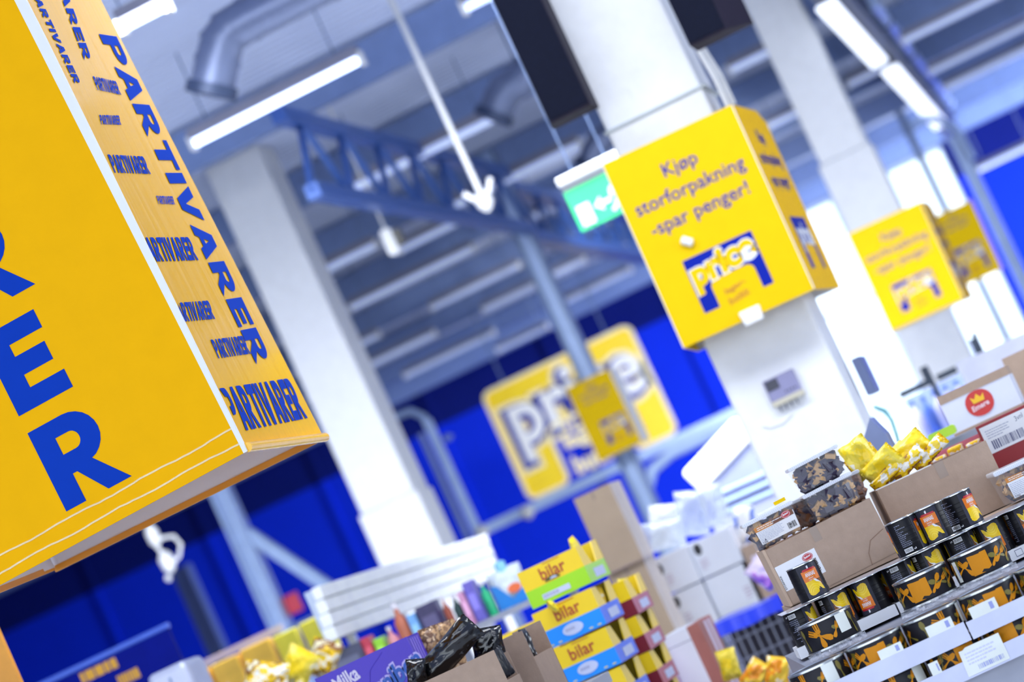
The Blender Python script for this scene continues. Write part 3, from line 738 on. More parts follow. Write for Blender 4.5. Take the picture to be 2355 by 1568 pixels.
for i in range(4): MB().tube([((12 + 14 * i) * s, -.02, 0), ((12 + 14 * i) * s, -.016, -14 * s)], .004, 6).build('cable_gland', GREY_INK, t)
b = MB().tube([oncol(1822, 950, .006), oncol(1800, 972, .006), oncol(1770, 982, .006), oncol(1755, 977, .006)], .006, 8)
tag(b.build('loose_cable', WHITE_PLASTIC, smooth=True), 'pale cable curling below the control box on the pillar', 'cable')
q = at(1995, 912, 15.3); t = thing('wall_box', 'grey box fixed on the right side of the nearest pillar', 'box', q)
MB().box(0, .05, 0, .3, 0, .21).build('case', mat('slate_box', (104, 118, 160), .4), t, bevel=.006)
MB().box(.048, .056, .02, .28, .01, .2).build('cover', mat('slate_box_cover', (92, 104, 146), .35), t)
for dx in (0, .035, .07):
    c0 = uv(668 + dx * 200, 1010, 15.1 + dx); c1 = uv(676 + dx * 240, 860, 15.1 + dx)
    tag(MB().tube([c0, (c0 + c1) / 2 + Vector((.01, 0, 0)), c1], .011, 8).build('cable', WHITE_PLASTIC, smooth=True), 'white cable running down the right side of the nearest pillar', 'cable', 'white cables on the pillar')
tc_ = MB().tube([at(2008, 935, 16), at(2032, 942, 16), at(2050, 965, 16), at(2062, 1000, 16), at(2072, 1040, 16), at(2080, 1080, 16), Vector((at(2082, 1090, 16).x, at(2082, 1090, 16).y, 0))], .012, 10)
tag(tc_.build('teal_hose', mat('teal_rubber', (0, 160, 160), .4), smooth=True), 'teal hose hanging right of the nearest pillar', 'hose')
# ================================================================ goods
random.seed(3)
def carton_open(mb, W, D, H, th=.005, k=0, ki=1, front=True):
    mb.box(0, W, 0, th, 0, H, k).box(0, W, D - th, D, 0, H, k).box(0, th, th, D - th, 0, H, k).box(W - th, W, th, D - th, 0, H, k).box(th, W - th, th, D - th, 0, th, ki)
    return mb
def from_px(bl, br, tl, d):
    return at(*bl, d), m(math.dist(bl, br), d) / .983, m(math.dist(bl, tl), d)
def barcode(mb, org, ex, ez, w_, h_, k=0, n_=16, seed=1):
    rnd = random.Random(seed); x_ = 0; org, ex, ez = Vector(org), Vector(ex), Vector(ez)
    while x_ < w_ - .004 * w_:
        b = w_ / n_ * rnd.choice((.3, .5, .9)); b = min(b, w_ - x_)
        mb.quad([org + ex * x_, org + ex * (x_ + b), org + ex * (x_ + b) + ez * h_, org + ex * x_ + ez * h_], k); x_ += b + w_ / n_ * rnd.choice((.3, .5, .7))
def textrows(mb, org, ex, ez, w_, h_, rows, k=0, seed=1, fill=.5):
    rnd = random.Random(seed); org, ex, ez = Vector(org), Vector(ex), Vector(ez); lh = h_ / rows
    for r in range(rows):
        x_ = 0; z_ = h_ - lh * (r + .8)
        while x_ < w_ * .92:
            b = min(rnd.uniform(.05, .16) * w_, w_ - x_)
            mb.quad([org + ex * x_ + ez * z_, org + ex * (x_ + b) + ez * z_, org + ex * (x_ + b) + ez * (z_ + lh * fill), org + ex * x_ + ez * (z_ + lh * fill)], k); x_ += b + .02 * w_
            if r == rows - 1 and x_ > w_ * .6: break
def bag(mb, w_, h_, th, seed, nu=14, nv=16, k=0, M=None, crimp=.1):
    rnd = random.Random(seed); ph = [rnd.uniform(0, 6) for _ in range(8)]; vs = []
    for s in (-1, 1):
        for j in range(nv + 1):
            for i in range(nu + 1):
                a_, b_ = i / nu, j / nv
                p_ = max(0, 1 - abs(2 * a_ - 1) ** 2.6) * max(0, 1 - abs(2 * b_ - 1) ** 3.2)
                wr = .16 * math.sin(9 * a_ + ph[0] + 5 * b_ * s) * math.sin(7 * b_ + ph[1]) + .10 * math.sin(21 * a_ + ph[2] + 9 * b_) * math.sin(17 * b_ + ph[3]) + rnd.uniform(-.06, .06)
                y_ = s * th / 2 * (p_ ** .6 + (wr * min(1, p_ * 3)))
                ew = w_ * (1 - crimp * math.sin(math.pi * b_) * .4)
                vs.append(((a_ - .5) * ew + .01 * w_ * math.sin(11 * b_ + ph[4]), y_ + .02 * th * math.sin(13 * a_ + ph[5]), b_ * h_ + .012 * h_ * math.sin(15 * a_ + ph[6])))
    n1 = (nu + 1) * (nv + 1); fs = []
    for s in (0, 1):
        for j in range(nv):
            for i in range(nu):
                q = (s * n1 + j * (nu + 1) + i, s * n1 + j * (nu + 1) + i + 1, s * n1 + (j + 1) * (nu + 1) + i + 1, s * n1 + (j + 1) * (nu + 1) + i)
                fs.append(q if s == 0 else q[::-1])
    return mb.add(vs, fs, k, M)
def rot(x=0, y=0, z=0): return Matrix.Rotation(rad(z), 4, 'Z') @ Matrix.Rotation(rad(y), 4, 'Y') @ Matrix.Rotation(rad(x), 4, 'X')

# ---- stand under the tinned goods
STAND = mat('grey_shelf_metal', (150, 154, 170), .4, .4)
q = uv(318, 0, 8.62)
t = thing('display_stand', 'grey stepped stand under the tins and cans', 'stand', (q.x, q.y, 0), yaw=YAW)
sw = m(700, 8.62)
MB().box(0, sw, 0, 1.75, .74, .80).build('shelf', STAND, t)
for x_ in (.03, sw - .07):
    for y_ in (.03, 1.68): MB().box(x_, x_ + .04, y_, y_ + .04, 0, .74).build('leg', STAND, t)
MB().box(0.0, sw + .1, .40, 1.75, .80, 1.091).build('riser', STAND, t)
MB().box(0.0, sw, .0, .38, .80, .9145).build('low_riser', STAND, t)

# ---- pineapple cans
CAN_B = mat('can_black_label', (19, 19, 25), .38, spec=.25, var=.1)
CAN_G = mat('can_grey_shade_label', (52, 53, 68), .4, spec=.25, var=.25, scale=14)
ORANGE = mat('label_orange', (230, 120, 10), .35, var=.04)
PINE = mat('pineapple_yellow', (252, 206, 0), .35, var=.12, scale=40)
PINE_D = mat('pineapple_amber', (204, 128, 10), .4)
RH, RR = .1185, .0502
rings = [(0.0, .28), (.10, .16), (.26, .12), (.44, .18), (.50, .34)]
def can_mesh():
    b = MB(); b.lathe([(RR - .001, .004), (RR, .006), (RR, RH - .006), (RR - .001, RH - .004)], 36)
    return b
def build_can(label, group):
    t = thing('pineapple_can', label, 'can', (0, 0, 0), group=group)
    can_mesh().build('body', CAN_B, t, smooth=True)
    for a_, b_ in ((0, 1), (RH, -1)):
        b = MB(); b.lathe([(RR - .003, a_ + b_ * .004), (RR + .0012, a_ + b_ * .0035), (RR + .0012, a_ + b_ * .0005), (RR - .002, a_), (RR - .004, a_ + b_ * .003)], 36); b.build('rim', SILVER, t, smooth=True)
    rb = MB()                                        # embossed ribs
    for i in range(5): rb.lathe([(RR, .03 + i * .014), (RR + .0006, .033 + i * .014), (RR, .036 + i * .014)], 36, caps=False)
    rb.build('embossed_ribs', CAN_B, t, smooth=True)
    lab = MB(); R1 = RR + .0008
    for a0 in (0, math.pi):
        e = .001
        lab.patch(R1, a0 - .72, a0 + .72, .006, RH - .006, 1)
        lab.patch(R1 + .0003, a0 - .52, a0 + .56, .058, .094, 2)                   # orange field
        lab.wrap(outline('tag1', [[(0, 0), (0, .8), (.08, 1), (1, .8), (1, 0)]]), R1 + .0004, a0 - .40, .0925, .046, .007, 5)   # red ribbon
        g = text('ANANAS', .025); lab.wrap(([(x_, y_) for x_, y_ in g[0]], g[1]), R1 + .0006, a0 - .33, .074, .034 / g[2], .0185, 4)
        g = text('skiver', .0); lab.wrap((g[0], g[1]), R1 + .0006, a0 - .2, .066, .018 / g[2], .0075, 4)
        g = text('i egen juice', .0); lab.wrap((g[0], g[1]), R1 + .0006, a0 - .22, .0605, .022 / g[2], .0055, 4)
        lab.wrap(outline('swoosh', [[(.55, 1), (.75, 1), (1.15, .5), (1.25, 0), (1.1, .1), (.85, .45)]]), R1 + .0004, a0 - .30, .030, .034, .03, 4)   # white swoosh
        lab.wrap(outline('rings', [[(0, .15), (0, 1), (.62, 1), (.70, .84), (.98, .72), (1.12, .40), (1.16, .14), (.98, .22), (.86, .40), (.74, .40), (.66, .12), (.3, 0), (.12, .03)]]), R1 + .0005, a0 - .50, .012, .048, .047, 3)
        for k in range(3):
            lab.wrap(outline('ringarc%d' % k, [arc(.45, .15, .5 - .13 * k, .62 - .16 * k, 20, 165, 10) + arc(.45, .15, .46 - .13 * k, .58 - .16 * k, 165, 20, 10)]), R1 + .0006, a0 - .50, .012, .048, .047, 6)
        lab.wrap(outline('leaf', [arc(.5, .5, .5, .5, 0, 330, 11)]), R1 + .0005, a0 + .34, .009, .011, .011, 0)
        lab.wrap(outline('grain', [[(0, 0), (0, 1), (.4, 1.3), (.9, 1), (.8, .2)]]), R1 + .0002, a0 + .34, .03, .014, .03, 7)
        g = outline('cup', [[(.1, 0), (0, 1), (.4, .8), (.6, 1.2), (1, .9), (.9, 0)]]); lab.wrap(g, R1 + .0004, a0 - .06, .099, .006, .009, 4)
    # text column with bar code between the two pictures
    rnd = random.Random(4); a0 = math.pi / 2
    lab.patch(R1 + .0003, a0 - .34, a0 + .22, .010, .024, 4)
    x_ = -.31
    while x_ < .19:
        wv = rnd.choice((.012, .02, .03)); lab.patch(R1 + .0005, a0 + x_, a0 + x_ + wv, .012, .022, 0, 1); x_ += wv + rnd.choice((.014, .02))
    for r in range(13):
        x_ = -.34; z_ = .030 + r * .0058
        while x_ < .30:
            wv = rnd.uniform(.04, .15); lab.patch(R1 + .0003, a0 + x_, a0 + min(.34, x_ + wv), z_, z_ + .0028, 8, 2); x_ += wv + .03
            if rnd.random() < .12: break
    lab.patch(R1 + .0003, a0 + .30, a0 + .36, .012, .016, 4, 1); lab.patch(R1 + .0003, a0 + .40, a0 + .44, .012, .018, 4, 1)
    lab.build('label_print', [BLACK_INK, CAN_G, ORANGE, PINE, WHITE_CARD, RED_INK, mat('pineapple_pale', (255, 222, 70), .35), mat('grain_brown', (130, 78, 30), .6, var=.4, scale=200), GREY_INK], t)
    return t
def place_can(src, u, v, d, spin, flip, label, group, first=False):
    o = src if first else copy_tree(src)
    p = uv(u, v, d); o.location = (p.x, p.y, p.z + (RH if flip else 0))
    o.rotation_euler = (0, math.pi if flip else 0, rad(spin))
    o['label'] = label; o['group'] = group; return o
C0 = build_can('can', 'pineapple cans')
dB = 9.55; dA = 9.5; vB = -338; vA = -250.5
# lower row, standing on their heads in a white tray (u is the middle of each can)
gl_ = 'upside-down pineapple cans in the white tray'
for i, (u, sp_, lab) in enumerate(((336, 64, 'upside-down black can at the left end of the tray, bar code showing'),
        (424, 28, 'upside-down black can second in the tray, pineapple picture beside its edge'),
        (504, -22, 'upside-down black can with its inverted orange label in full view, right of the price sticker'),
        (585, 80, 'upside-down black can fourth in the tray, bar code under the cardboard box'),
        (661, 28, 'upside-down black can fifth in the tray, below the three upright cans'),
        (742, 86, 'upside-down black can with bar code and a thin yellow edge, sixth in the tray'),
        (818, 2, 'upside-down black can seventh in the tray, whole pineapple picture showing'),
        (894, 26, 'upside-down black can at the right frame edge of the tray'))):
    place_can(C0, u, vB, dB, sp_, True, lab, gl_, i == 0)
ga_ = 'upright pineapple cans before the cardboard boxes'
place_can(C0, 387, vA, dA, 24, False, 'upright black can alone before the cardboard box with the white label', ga_)
place_can(C0, 636, vA, dA, -95, False, 'upright black can with white small print, left of three before the cardboard', ga_)
place_can(C0, 707, vA, dA, -10, False, 'upright black can with its orange label facing us, middle of three', ga_)
place_can(C0, 777, vA, dA + .06, -130, False, 'upright black can showing small print, right of three before the cardboard', ga_)
# white tray fronts under the cans
q = uv(297, -362, 9.46)
for i, (ua, ub, lab) in enumerate(((297, 545, 'white card tray under the upside-down cans, left one'), (549, 776, 'white card tray under the upside-down cans, middle one'), (780, 1000, 'white card tray under the upside-down cans, right one'))):
    a_, b_ = uv(ua, -364, 9.475), uv(ub, -364, 9.475)
    t = thing('can_tray', lab, 'tray', a_, yaw=YAW, group='white trays under the cans'); W = m(ub - ua, 9.475); hz = m(26, 9.475)
    MB().box(0, W, 0, .004, 0, hz).build('front_lip', WHITE_CARD, t); MB().box(0, W, .004, .24, 0, m(25, 9.475)).build('floor', WHITE_CARD, t)
    pr = MB(); pr.quad([(W * .3, -.001, .008), (W * .38, -.001, .008), (W * .38, -.001, .03), (W * .3, -.001, .03)]); pr.quad([(W * .305, -.0015, .01), (W * .375, -.0015, .01), (W * .375, -.0015, .028), (W * .305, -.0015, .028)], 1)
    pr.build('printed_mark', [GREY_INK, WHITE_CARD], t)
# silvery layer sheet lying on the lower row of cans
a_ = uv(297, -252.5, 9.46)
t = thing('layer_sheet', 'thin clear film sheet lying on the row of upside-down cans', 'sheet', (a_.x, a_.y, uv(300, vB, dB).z + RH + .0006), yaw=YAW)
MB().box(0, m(700, 9.46), 0, .24, 0, .0016).build('film', mat('clear_grey_film', (186, 190, 206), .2, coat=.5, bump=.3, bscale=30), t)
# rear row of cans, seen only as darkness between the front ones
for i in range(8):
    place_can(C0, 336 + 79 * i, vB * 9.55 / 9.66, 9.66, 40 + 35 * i, True, 'upside-down black can in the rear row, seen only through the gaps', 'rear row of upside-down cans')

# ---- flat tins with cutlery print
TIN_B = mat('tin_black_print', (25, 25, 33), .42, spec=.25, var=.12)
TIN_O = mat('tin_orange_print', (212, 138, 20), .5, spec=.2, var=.06)
TIN_Y = mat('tin_olive_print', (120, 110, 40), .4)
TH_, TR = .092, .0866
FORK = [[(-.10, 0), (-.16, .10), (-.13, .26), (-.05, .42), (-.04, .58), (-.14, .64), (-.16, 1), (-.10, 1), (-.09, .76), (-.06, .76), (-.05, 1), (.05, 1), (.06, .76), (.09, .76), (.10, 1), (.16, 1), (.14, .64), (.04, .58), (.05, .42), (.13, .26), (.16, .10), (.10, 0)]]
SPOON = [[(-.05, 0), (-.10, .1), (-.04, .45), (-.04, .58), (-.15, .7), (-.17, .85), (-.08, 1), (.08, 1), (.17, .85), (.15, .7), (.04, .58), (.04, .45), (.10, .1), (.05, 0)]]
def rotg(key, cts, ang):
    c_, s_ = math.cos(rad(ang)), math.sin(rad(ang)); g = outline(key, cts)
    g = ([(x_ * .74, y_) for x_, y_ in g[0]], g[1])
    return ([(x_ * c_ - (y_ - .5) * s_, x_ * s_ + (y_ - .5) * c_) for x_, y_ in g[0]], g[1])
def build_tin(label, group, style):
    t = thing('flat_tin', label, 'tin', (0, 0, 0), group=group)
    MB().lathe([(TR - .002, .002), (TR, .005), (TR, TH_ - .005), (TR - .002, TH_ - .002)], 48).build('body', TIN_B, t, smooth=True)
    for a_, b_ in ((0, 1), (TH_, -1)):
        b = MB(); b.lathe([(TR - .004, a_ + b_ * .007), (TR + .002, a_ + b_ * .0065), (TR + .002, a_ + b_ * .001), (TR - .003, a_), (TR - .006, a_ + b_ * .004)], 48); b.build('rim', SILVER, t, smooth=True)
    pr = MB(); R1 = TR + .0008
    for a0 in (0, 2.1, 4.2):
        if style == 'panel':
            pr.patch(R1, a0 - .36, a0 + .36, .014, .076, 1)
            pr.wrap(outline('blot', [[(-.5, 0), (-.3, .35), (0, .1), (.3, .4), (.5, .1), (.4, -.3), (0, -.25)]]), R1 + .0003, a0 + .22, .017, .05, .022, 0)
            pr.wrap(outline('blot', []) if False else GEO['blot'], R1 + .0003, a0 - .12, .078, .05, .014, 0)
            for dx, an, kk, sp_ in ((.62, -38, 1, SPOON), (.86, -62, 1, FORK), (-.70, -58, 1, SPOON), (-.55, 35, 1, FORK), (-.92, -10, 2, FORK), (.72, 70, 2, SPOON)):
                pr.wrap(rotg('fork' if sp_ is FORK else 'spoon', sp_, an), R1 + .0004, a0 + dx, .046, .064, .064, kk)
        else:
            for dx, an, kk, sp_, sz in ((-.25, 4, 1, FORK, .076), (-.25, 62, 1, FORK, .080), (.36, -30, 1, FORK, .05), (.5, 60, 2, SPOON, .05), (-.95, 8, 2, SPOON, .07)):
                pr.wrap(rotg('fork' if sp_ is FORK else 'spoon', sp_, an), R1 + .0003 + .0002 * (kk == 1), a0 + dx, .046, sz, sz, kk)
    pr.build('label_print', [TIN_B, TIN_O, TIN_Y], t)
    return t
def sticker(t, a0, w_, z0, z1, spin_of=0, blue=True):
    b = MB(); R2 = TR + .0016
    b.patch(R2, a0 - w_ / 2, a0 + w_ / 2, z0, z1, 0)
    if blue: b.patch(R2 + .0004, a0 + w_ * .2, a0 + w_ * .42, z0 + (z1 - z0) * .2, z1 - (z1 - z0) * .2, 1, 3)
    b.build('price_sticker', [mat('sticker_white', (230, 236, 232), .5), mat('sticker_blue_print', (150, 160, 220), .5)], t)
TP = build_tin('tin', 'tins', 'panel'); TF = build_tin('tin', 'tins', 'forks')
used = set()
def place_tin(src, u, z, d, spin, label, group):
    o = src if src.name not in used else copy_tree(src); used.add(src.name)
    p = uv(u, 0, d); o.location = (p.x, p.y, z); o.rotation_euler = (0, 0, rad(spin)); o['label'] = label; o['group'] = group; return o
gu = 'fork-printed tins standing on the trays'; gl2 = 'tins in the upper white tray'; gl3 = 'tins in the lowest white tray'
Z2 = 1.0235; Z1 = .9205
d_up = 9.13; d_lo = 8.68
z_up = Z2 + TH_ + .0035
o = place_tin(TF, 382, z_up, d_up, 0, 'round black tin with crossed orange forks, leftmost, price sticker at its right', gu); sticker(o, .72, .46, .028, .088, blue=False)
o = place_tin(TP, 622, z_up, d_up, -6, 'round black tin with a wide orange panel, middle of the upper tins', gu)
o = place_tin(TP, 762, z_up, d_up - .02, 2, 'round black tin with a pale orange panel, right of the upper tins', gu)
sticker(o, -1.02, .24, .012, .078)
for k_, (u, sp_, src, lab) in enumerate(((320, -14, TF, 'tin in the upper tray, leftmost, below the crossed-fork tin'), (462, 4, TP, 'tin in the upper tray, second, orange panel cut by the tray lip'),
        (604, 40, TF, 'tin in the upper tray, third, dark with a white sticker'), (746, 14, TP, 'tin in the upper tray, fourth, orange panel right of its sticker'), (888, 0, TP, 'tin in the upper tray, fifth, at the right frame edge'))):
    o = place_tin(src, u, Z2, d_lo, sp_, lab, gl2)
for k_, (u, sp_, src, lab) in enumerate(((478, 10, TF, 'tin in the lowest tray, first from the left'), (620, 26, TP, 'tin in the lowest tray, second from the left'), (763, -12, TP, 'tin in the lowest tray, third, behind the torn white label'), (906, 6, TF, 'tin in the lowest tray, fourth, at the right frame edge'))):
    o = place_tin(src, u, Z1, d_lo, sp_, lab, gl3)
# clear sheets between the layers carry the upper tins
# white trays with their printed lips
def tin_tray(ua, ub, z, d, vtop, vbot, label, labels=()):
    a_ = uv(ua, 0, d); W = m(ub - ua, d)
    t = thing('tin_tray', label, 'tray', (a_.x, a_.y, z - .0045), yaw=YAW, group='white trays of tins')
    zt, zb_ = 1.6 + vtop * d / F - z + .0045, 1.6 + vbot * d / F - z + .0045
    MB().box(0, W, 0, .003, zb_, zt).build('front_lip', mat('tray_lip_white', (206, 212, 240), .5), t)
    MB().box(0, W, .003, .36, 0, .004).build('floor', WHITE_CARD, t)
    for i, (x0, w_, h_, big) in enumerate(labels):
        b = MB(); x0 = m(x0 - ua, d); w_ = m(w_, d); h_ = m(h_, d)
        zb2 = zt - .002 if not big else zb_ + .006
        hh = h_ if not big else zt - zb_ + h_
        if big:
            b.quad([(x0, -.002, zb2), (x0 + w_, -.002, zb2), (x0 + w_, -.002, zb2 + hh), (x0 + w_ * .2, -.002, zb2 + hh + .001), (x0 + w_ * .12, -.002, zb2 + hh - .004), (x0 + .004, -.002, zb2 + hh - .003)], 0)
            textrows(b, (x0 + w_ * .12, -.0026, zb2 + hh * .35), (1, 0, 0), (0, 0, 1), w_ * .7, hh * .5, 4, 2, i)
            barcode(b, (x0 + w_ * .3, -.0026, zb2 + hh * .1), (1, 0, 0), (0, 0, 1), w_ * .6, hh * .17, 1, 18, i)
        else:
            b.quad([(x0, -.001, zb2), (x0 + w_, -.001, zb2), (x0 + w_, -.001, zb2 + hh), (x0, -.001, zb2 + hh)], 0)
            b.quad([(x0 + w_ * .72, -.0016, zb2 + hh * .2), (x0 + w_ * .86, -.0016, zb2 + hh * .2), (x0 + w_ * .86, -.0016, zb2 + hh * .8), (x0 + w_ * .72, -.0016, zb2 + hh * .8)], 1)
        b.build('price_label', [mat('sticker_white', (230, 236, 232)), mat('sticker_blue_print', (150, 160, 220)), mat('faint_print', (206, 210, 236), .5)], t)
DT = 8.57
tin_tray(322, 668, Z2, DT, -437, -482, 'white tray of tins in the upper tier, left one', ((460, 58, 22, 0), (582, 64, 26, 0)))
tin_tray(672, 1010, Z2, DT, -441, -483, 'white tray of tins in the upper tier, right one', ((690, 66, 28, 0),))
tin_tray(512, 1010, Z1, DT, -519, -561, 'white tray of tins in the lowest tier, with a large torn label', ((552, 24, 30, 0), (625, 104, 22, 1)))
FILM = mat('shrink_film', (226, 232, 246), .12, coat=.8, alpha=.38, bump=.6, bscale=18)
def film(ua, ub, z0, z1, d, label, seed, mt=FILM):
    rnd = random.Random(seed); b = MB(); a_, c_ = uv(ua, 0, d), uv(ub, 0, d); n_ = 46; vs = []
    for j in range(6):
        for i in range(n_ + 1):
            x_ = a_.x + (c_.x - a_.x) * i / n_
            vs.append((x_, a_.y + (c_.y - a_.y) * i / n_ + .008 * math.sin(i * 1.3 + j) * math.sin(i * .37 + seed) + rnd.uniform(-.004, .004), z0 + (z1 - z0) * j / 5 + rnd.uniform(-.002, .002)))
    b.add(vs, [(j * (n_ + 1) + i, j * (n_ + 1) + i + 1, (j + 1) * (n_ + 1) + i + 1, (j + 1) * (n_ + 1) + i) for j in range(5) for i in range(n_)])
    return tag(b.build('shrink_film', mt, smooth=True), label, 'film', 'shrink film round the tins')
film(312, 455, z_up - .012, z_up + .007, 9.0, 'crumpled clear film below the crossed-fork tin', 2)
film(545, 835, z_up - .012, z_up + .007, 9.0, 'crumpled clear film below the two upper panel tins', 5)

# ---- cardboard boxes behind the cans
def ring_label(mb, org, s_, k_red, k_white, y=-.001):
    ox_, oz_ = org
    mb.quad([(ox_ + s_ * math.cos(a_ * .2618), y, oz_ + s_ * .68 * math.sin(a_ * .2618)) for a_ in range(24)], k_red)
    mb.quad([(ox_ + s_ * .88 * math.cos(a_ * .2618), y - .0003, oz_ + s_ * .56 * math.sin(a_ * .2618)) for a_ in range(24)], k_white)
    mb.quad([(ox_ + s_ * .82 * math.cos(a_ * .2618), y - .0006, oz_ + s_ * .50 * math.sin(a_ * .2618)) for a_ in range(24)], k_red)
    g = text('Bakes', .03); fit(mb, g, (ox_ - s_ * .6, y - .0009, oz_ - s_ * .15), (1, 0, .12), (0, 0, 1), s_ * 1.2, s_ * .36, k_white)
q = uv(322, 0, 9.80)
t = thing('box_stand', 'plain stand carrying the two brown cardboard boxes', 'stand', (q.x, q.y, 1.093), yaw=YAW)
TAPE = mat('clear_brown_tape', (158, 138, 124), .3)
zbase = uv(300, vB, dB).z + RH + .004
MB().box(0, m(640, 9.8), 0, .52, 0, zbase - 1.0965).build('block', KRAFT, t)
p = uv(328, 0, 9.82); W = m(272, 9.82); H = .2
t = thing('cardboard_box', 'brown cardboard box with white label behind the lone can, tubs on top', 'box', (p.x, p.y, zbase), tilt=-2.2, yaw=YAW)
cb_ = carton_open(MB(), W, .42, H); cb_.prism([(0, .0), (W, -.0145), (W, .003), (0, .003)], 0, .42); cb_.build('body', [KRAFT, KRAFT_IN], t)
MB().box(-.006, .004, -.003, .42, .0, H + .004).build('corner_fold', mat('cardboard_edge', (198, 172, 150), .7), t)
MB().box(.006, W - .006, .006, .414, H - .012, H - .006).build('inner_flap', KRAFT, t)
lb = MB(); lx = m(66, 9.8)
lb.quad([(m(4, 9.8), -.0012, .05), (m(106, 9.8), -.0012, .05), (m(106, 9.8), -.0012, .137), (m(4, 9.8), -.0012, .137)], 0)
ring_label(lb, (m(83, 9.8), .120), m(13, 9.8), 1, 0, -.0018); barcode(lb, (m(84, 9.8), -.0018, .062), (0, 0, 1), (1, 0, 0), .045, m(15, 9.8), 2, 9, 3)
g = text('STORPAKK', .02); fit(lb, g, (m(9, 9.8), -.0018, .055), (0, 0, 1), (-1, 0, 0), .05, m(4, 9.8), 2)
lb.build('label', [WHITE_CARD, RED_INK, BLACK_INK], t)
MB().box(W * .42, W * .49, -.0012, 0, H - .05, H).build('tape', TAPE, t)
MB().tube([(W * .76, -.001, .0), (W * .78, -.001, .04), (W * .84, -.001, .075), (W * .98, -.001, .09)], .0012, 6).build('crease', mat('cardboard_crease', (150, 122, 104), .8), t)
p = uv(617, 0, 10.0); W2 = m(275, 10.0); H2 = m(154, 10)
t = thing('cardboard_box', 'brown cardboard box filled with yellow bags, behind the three upright cans', 'box', (p.x, p.y, zbase), yaw=YAW)
carton_open(MB(), W2, .32, H2).build('body', [KRAFT, KRAFT_IN], t)
MB().box(W2 * .52, W2 * .6, -.0012, 0, H2 - .055, H2 + .001).build('tape', TAPE, t)
MB().box(-.004, W2 * .5, -.002, .004, H2, H2 + .004).build('rim_edge', mat('cardboard_edge_white', (236, 232, 228), .6), t)
BX2 = (p.x, p.y, zbase, W2, H2)

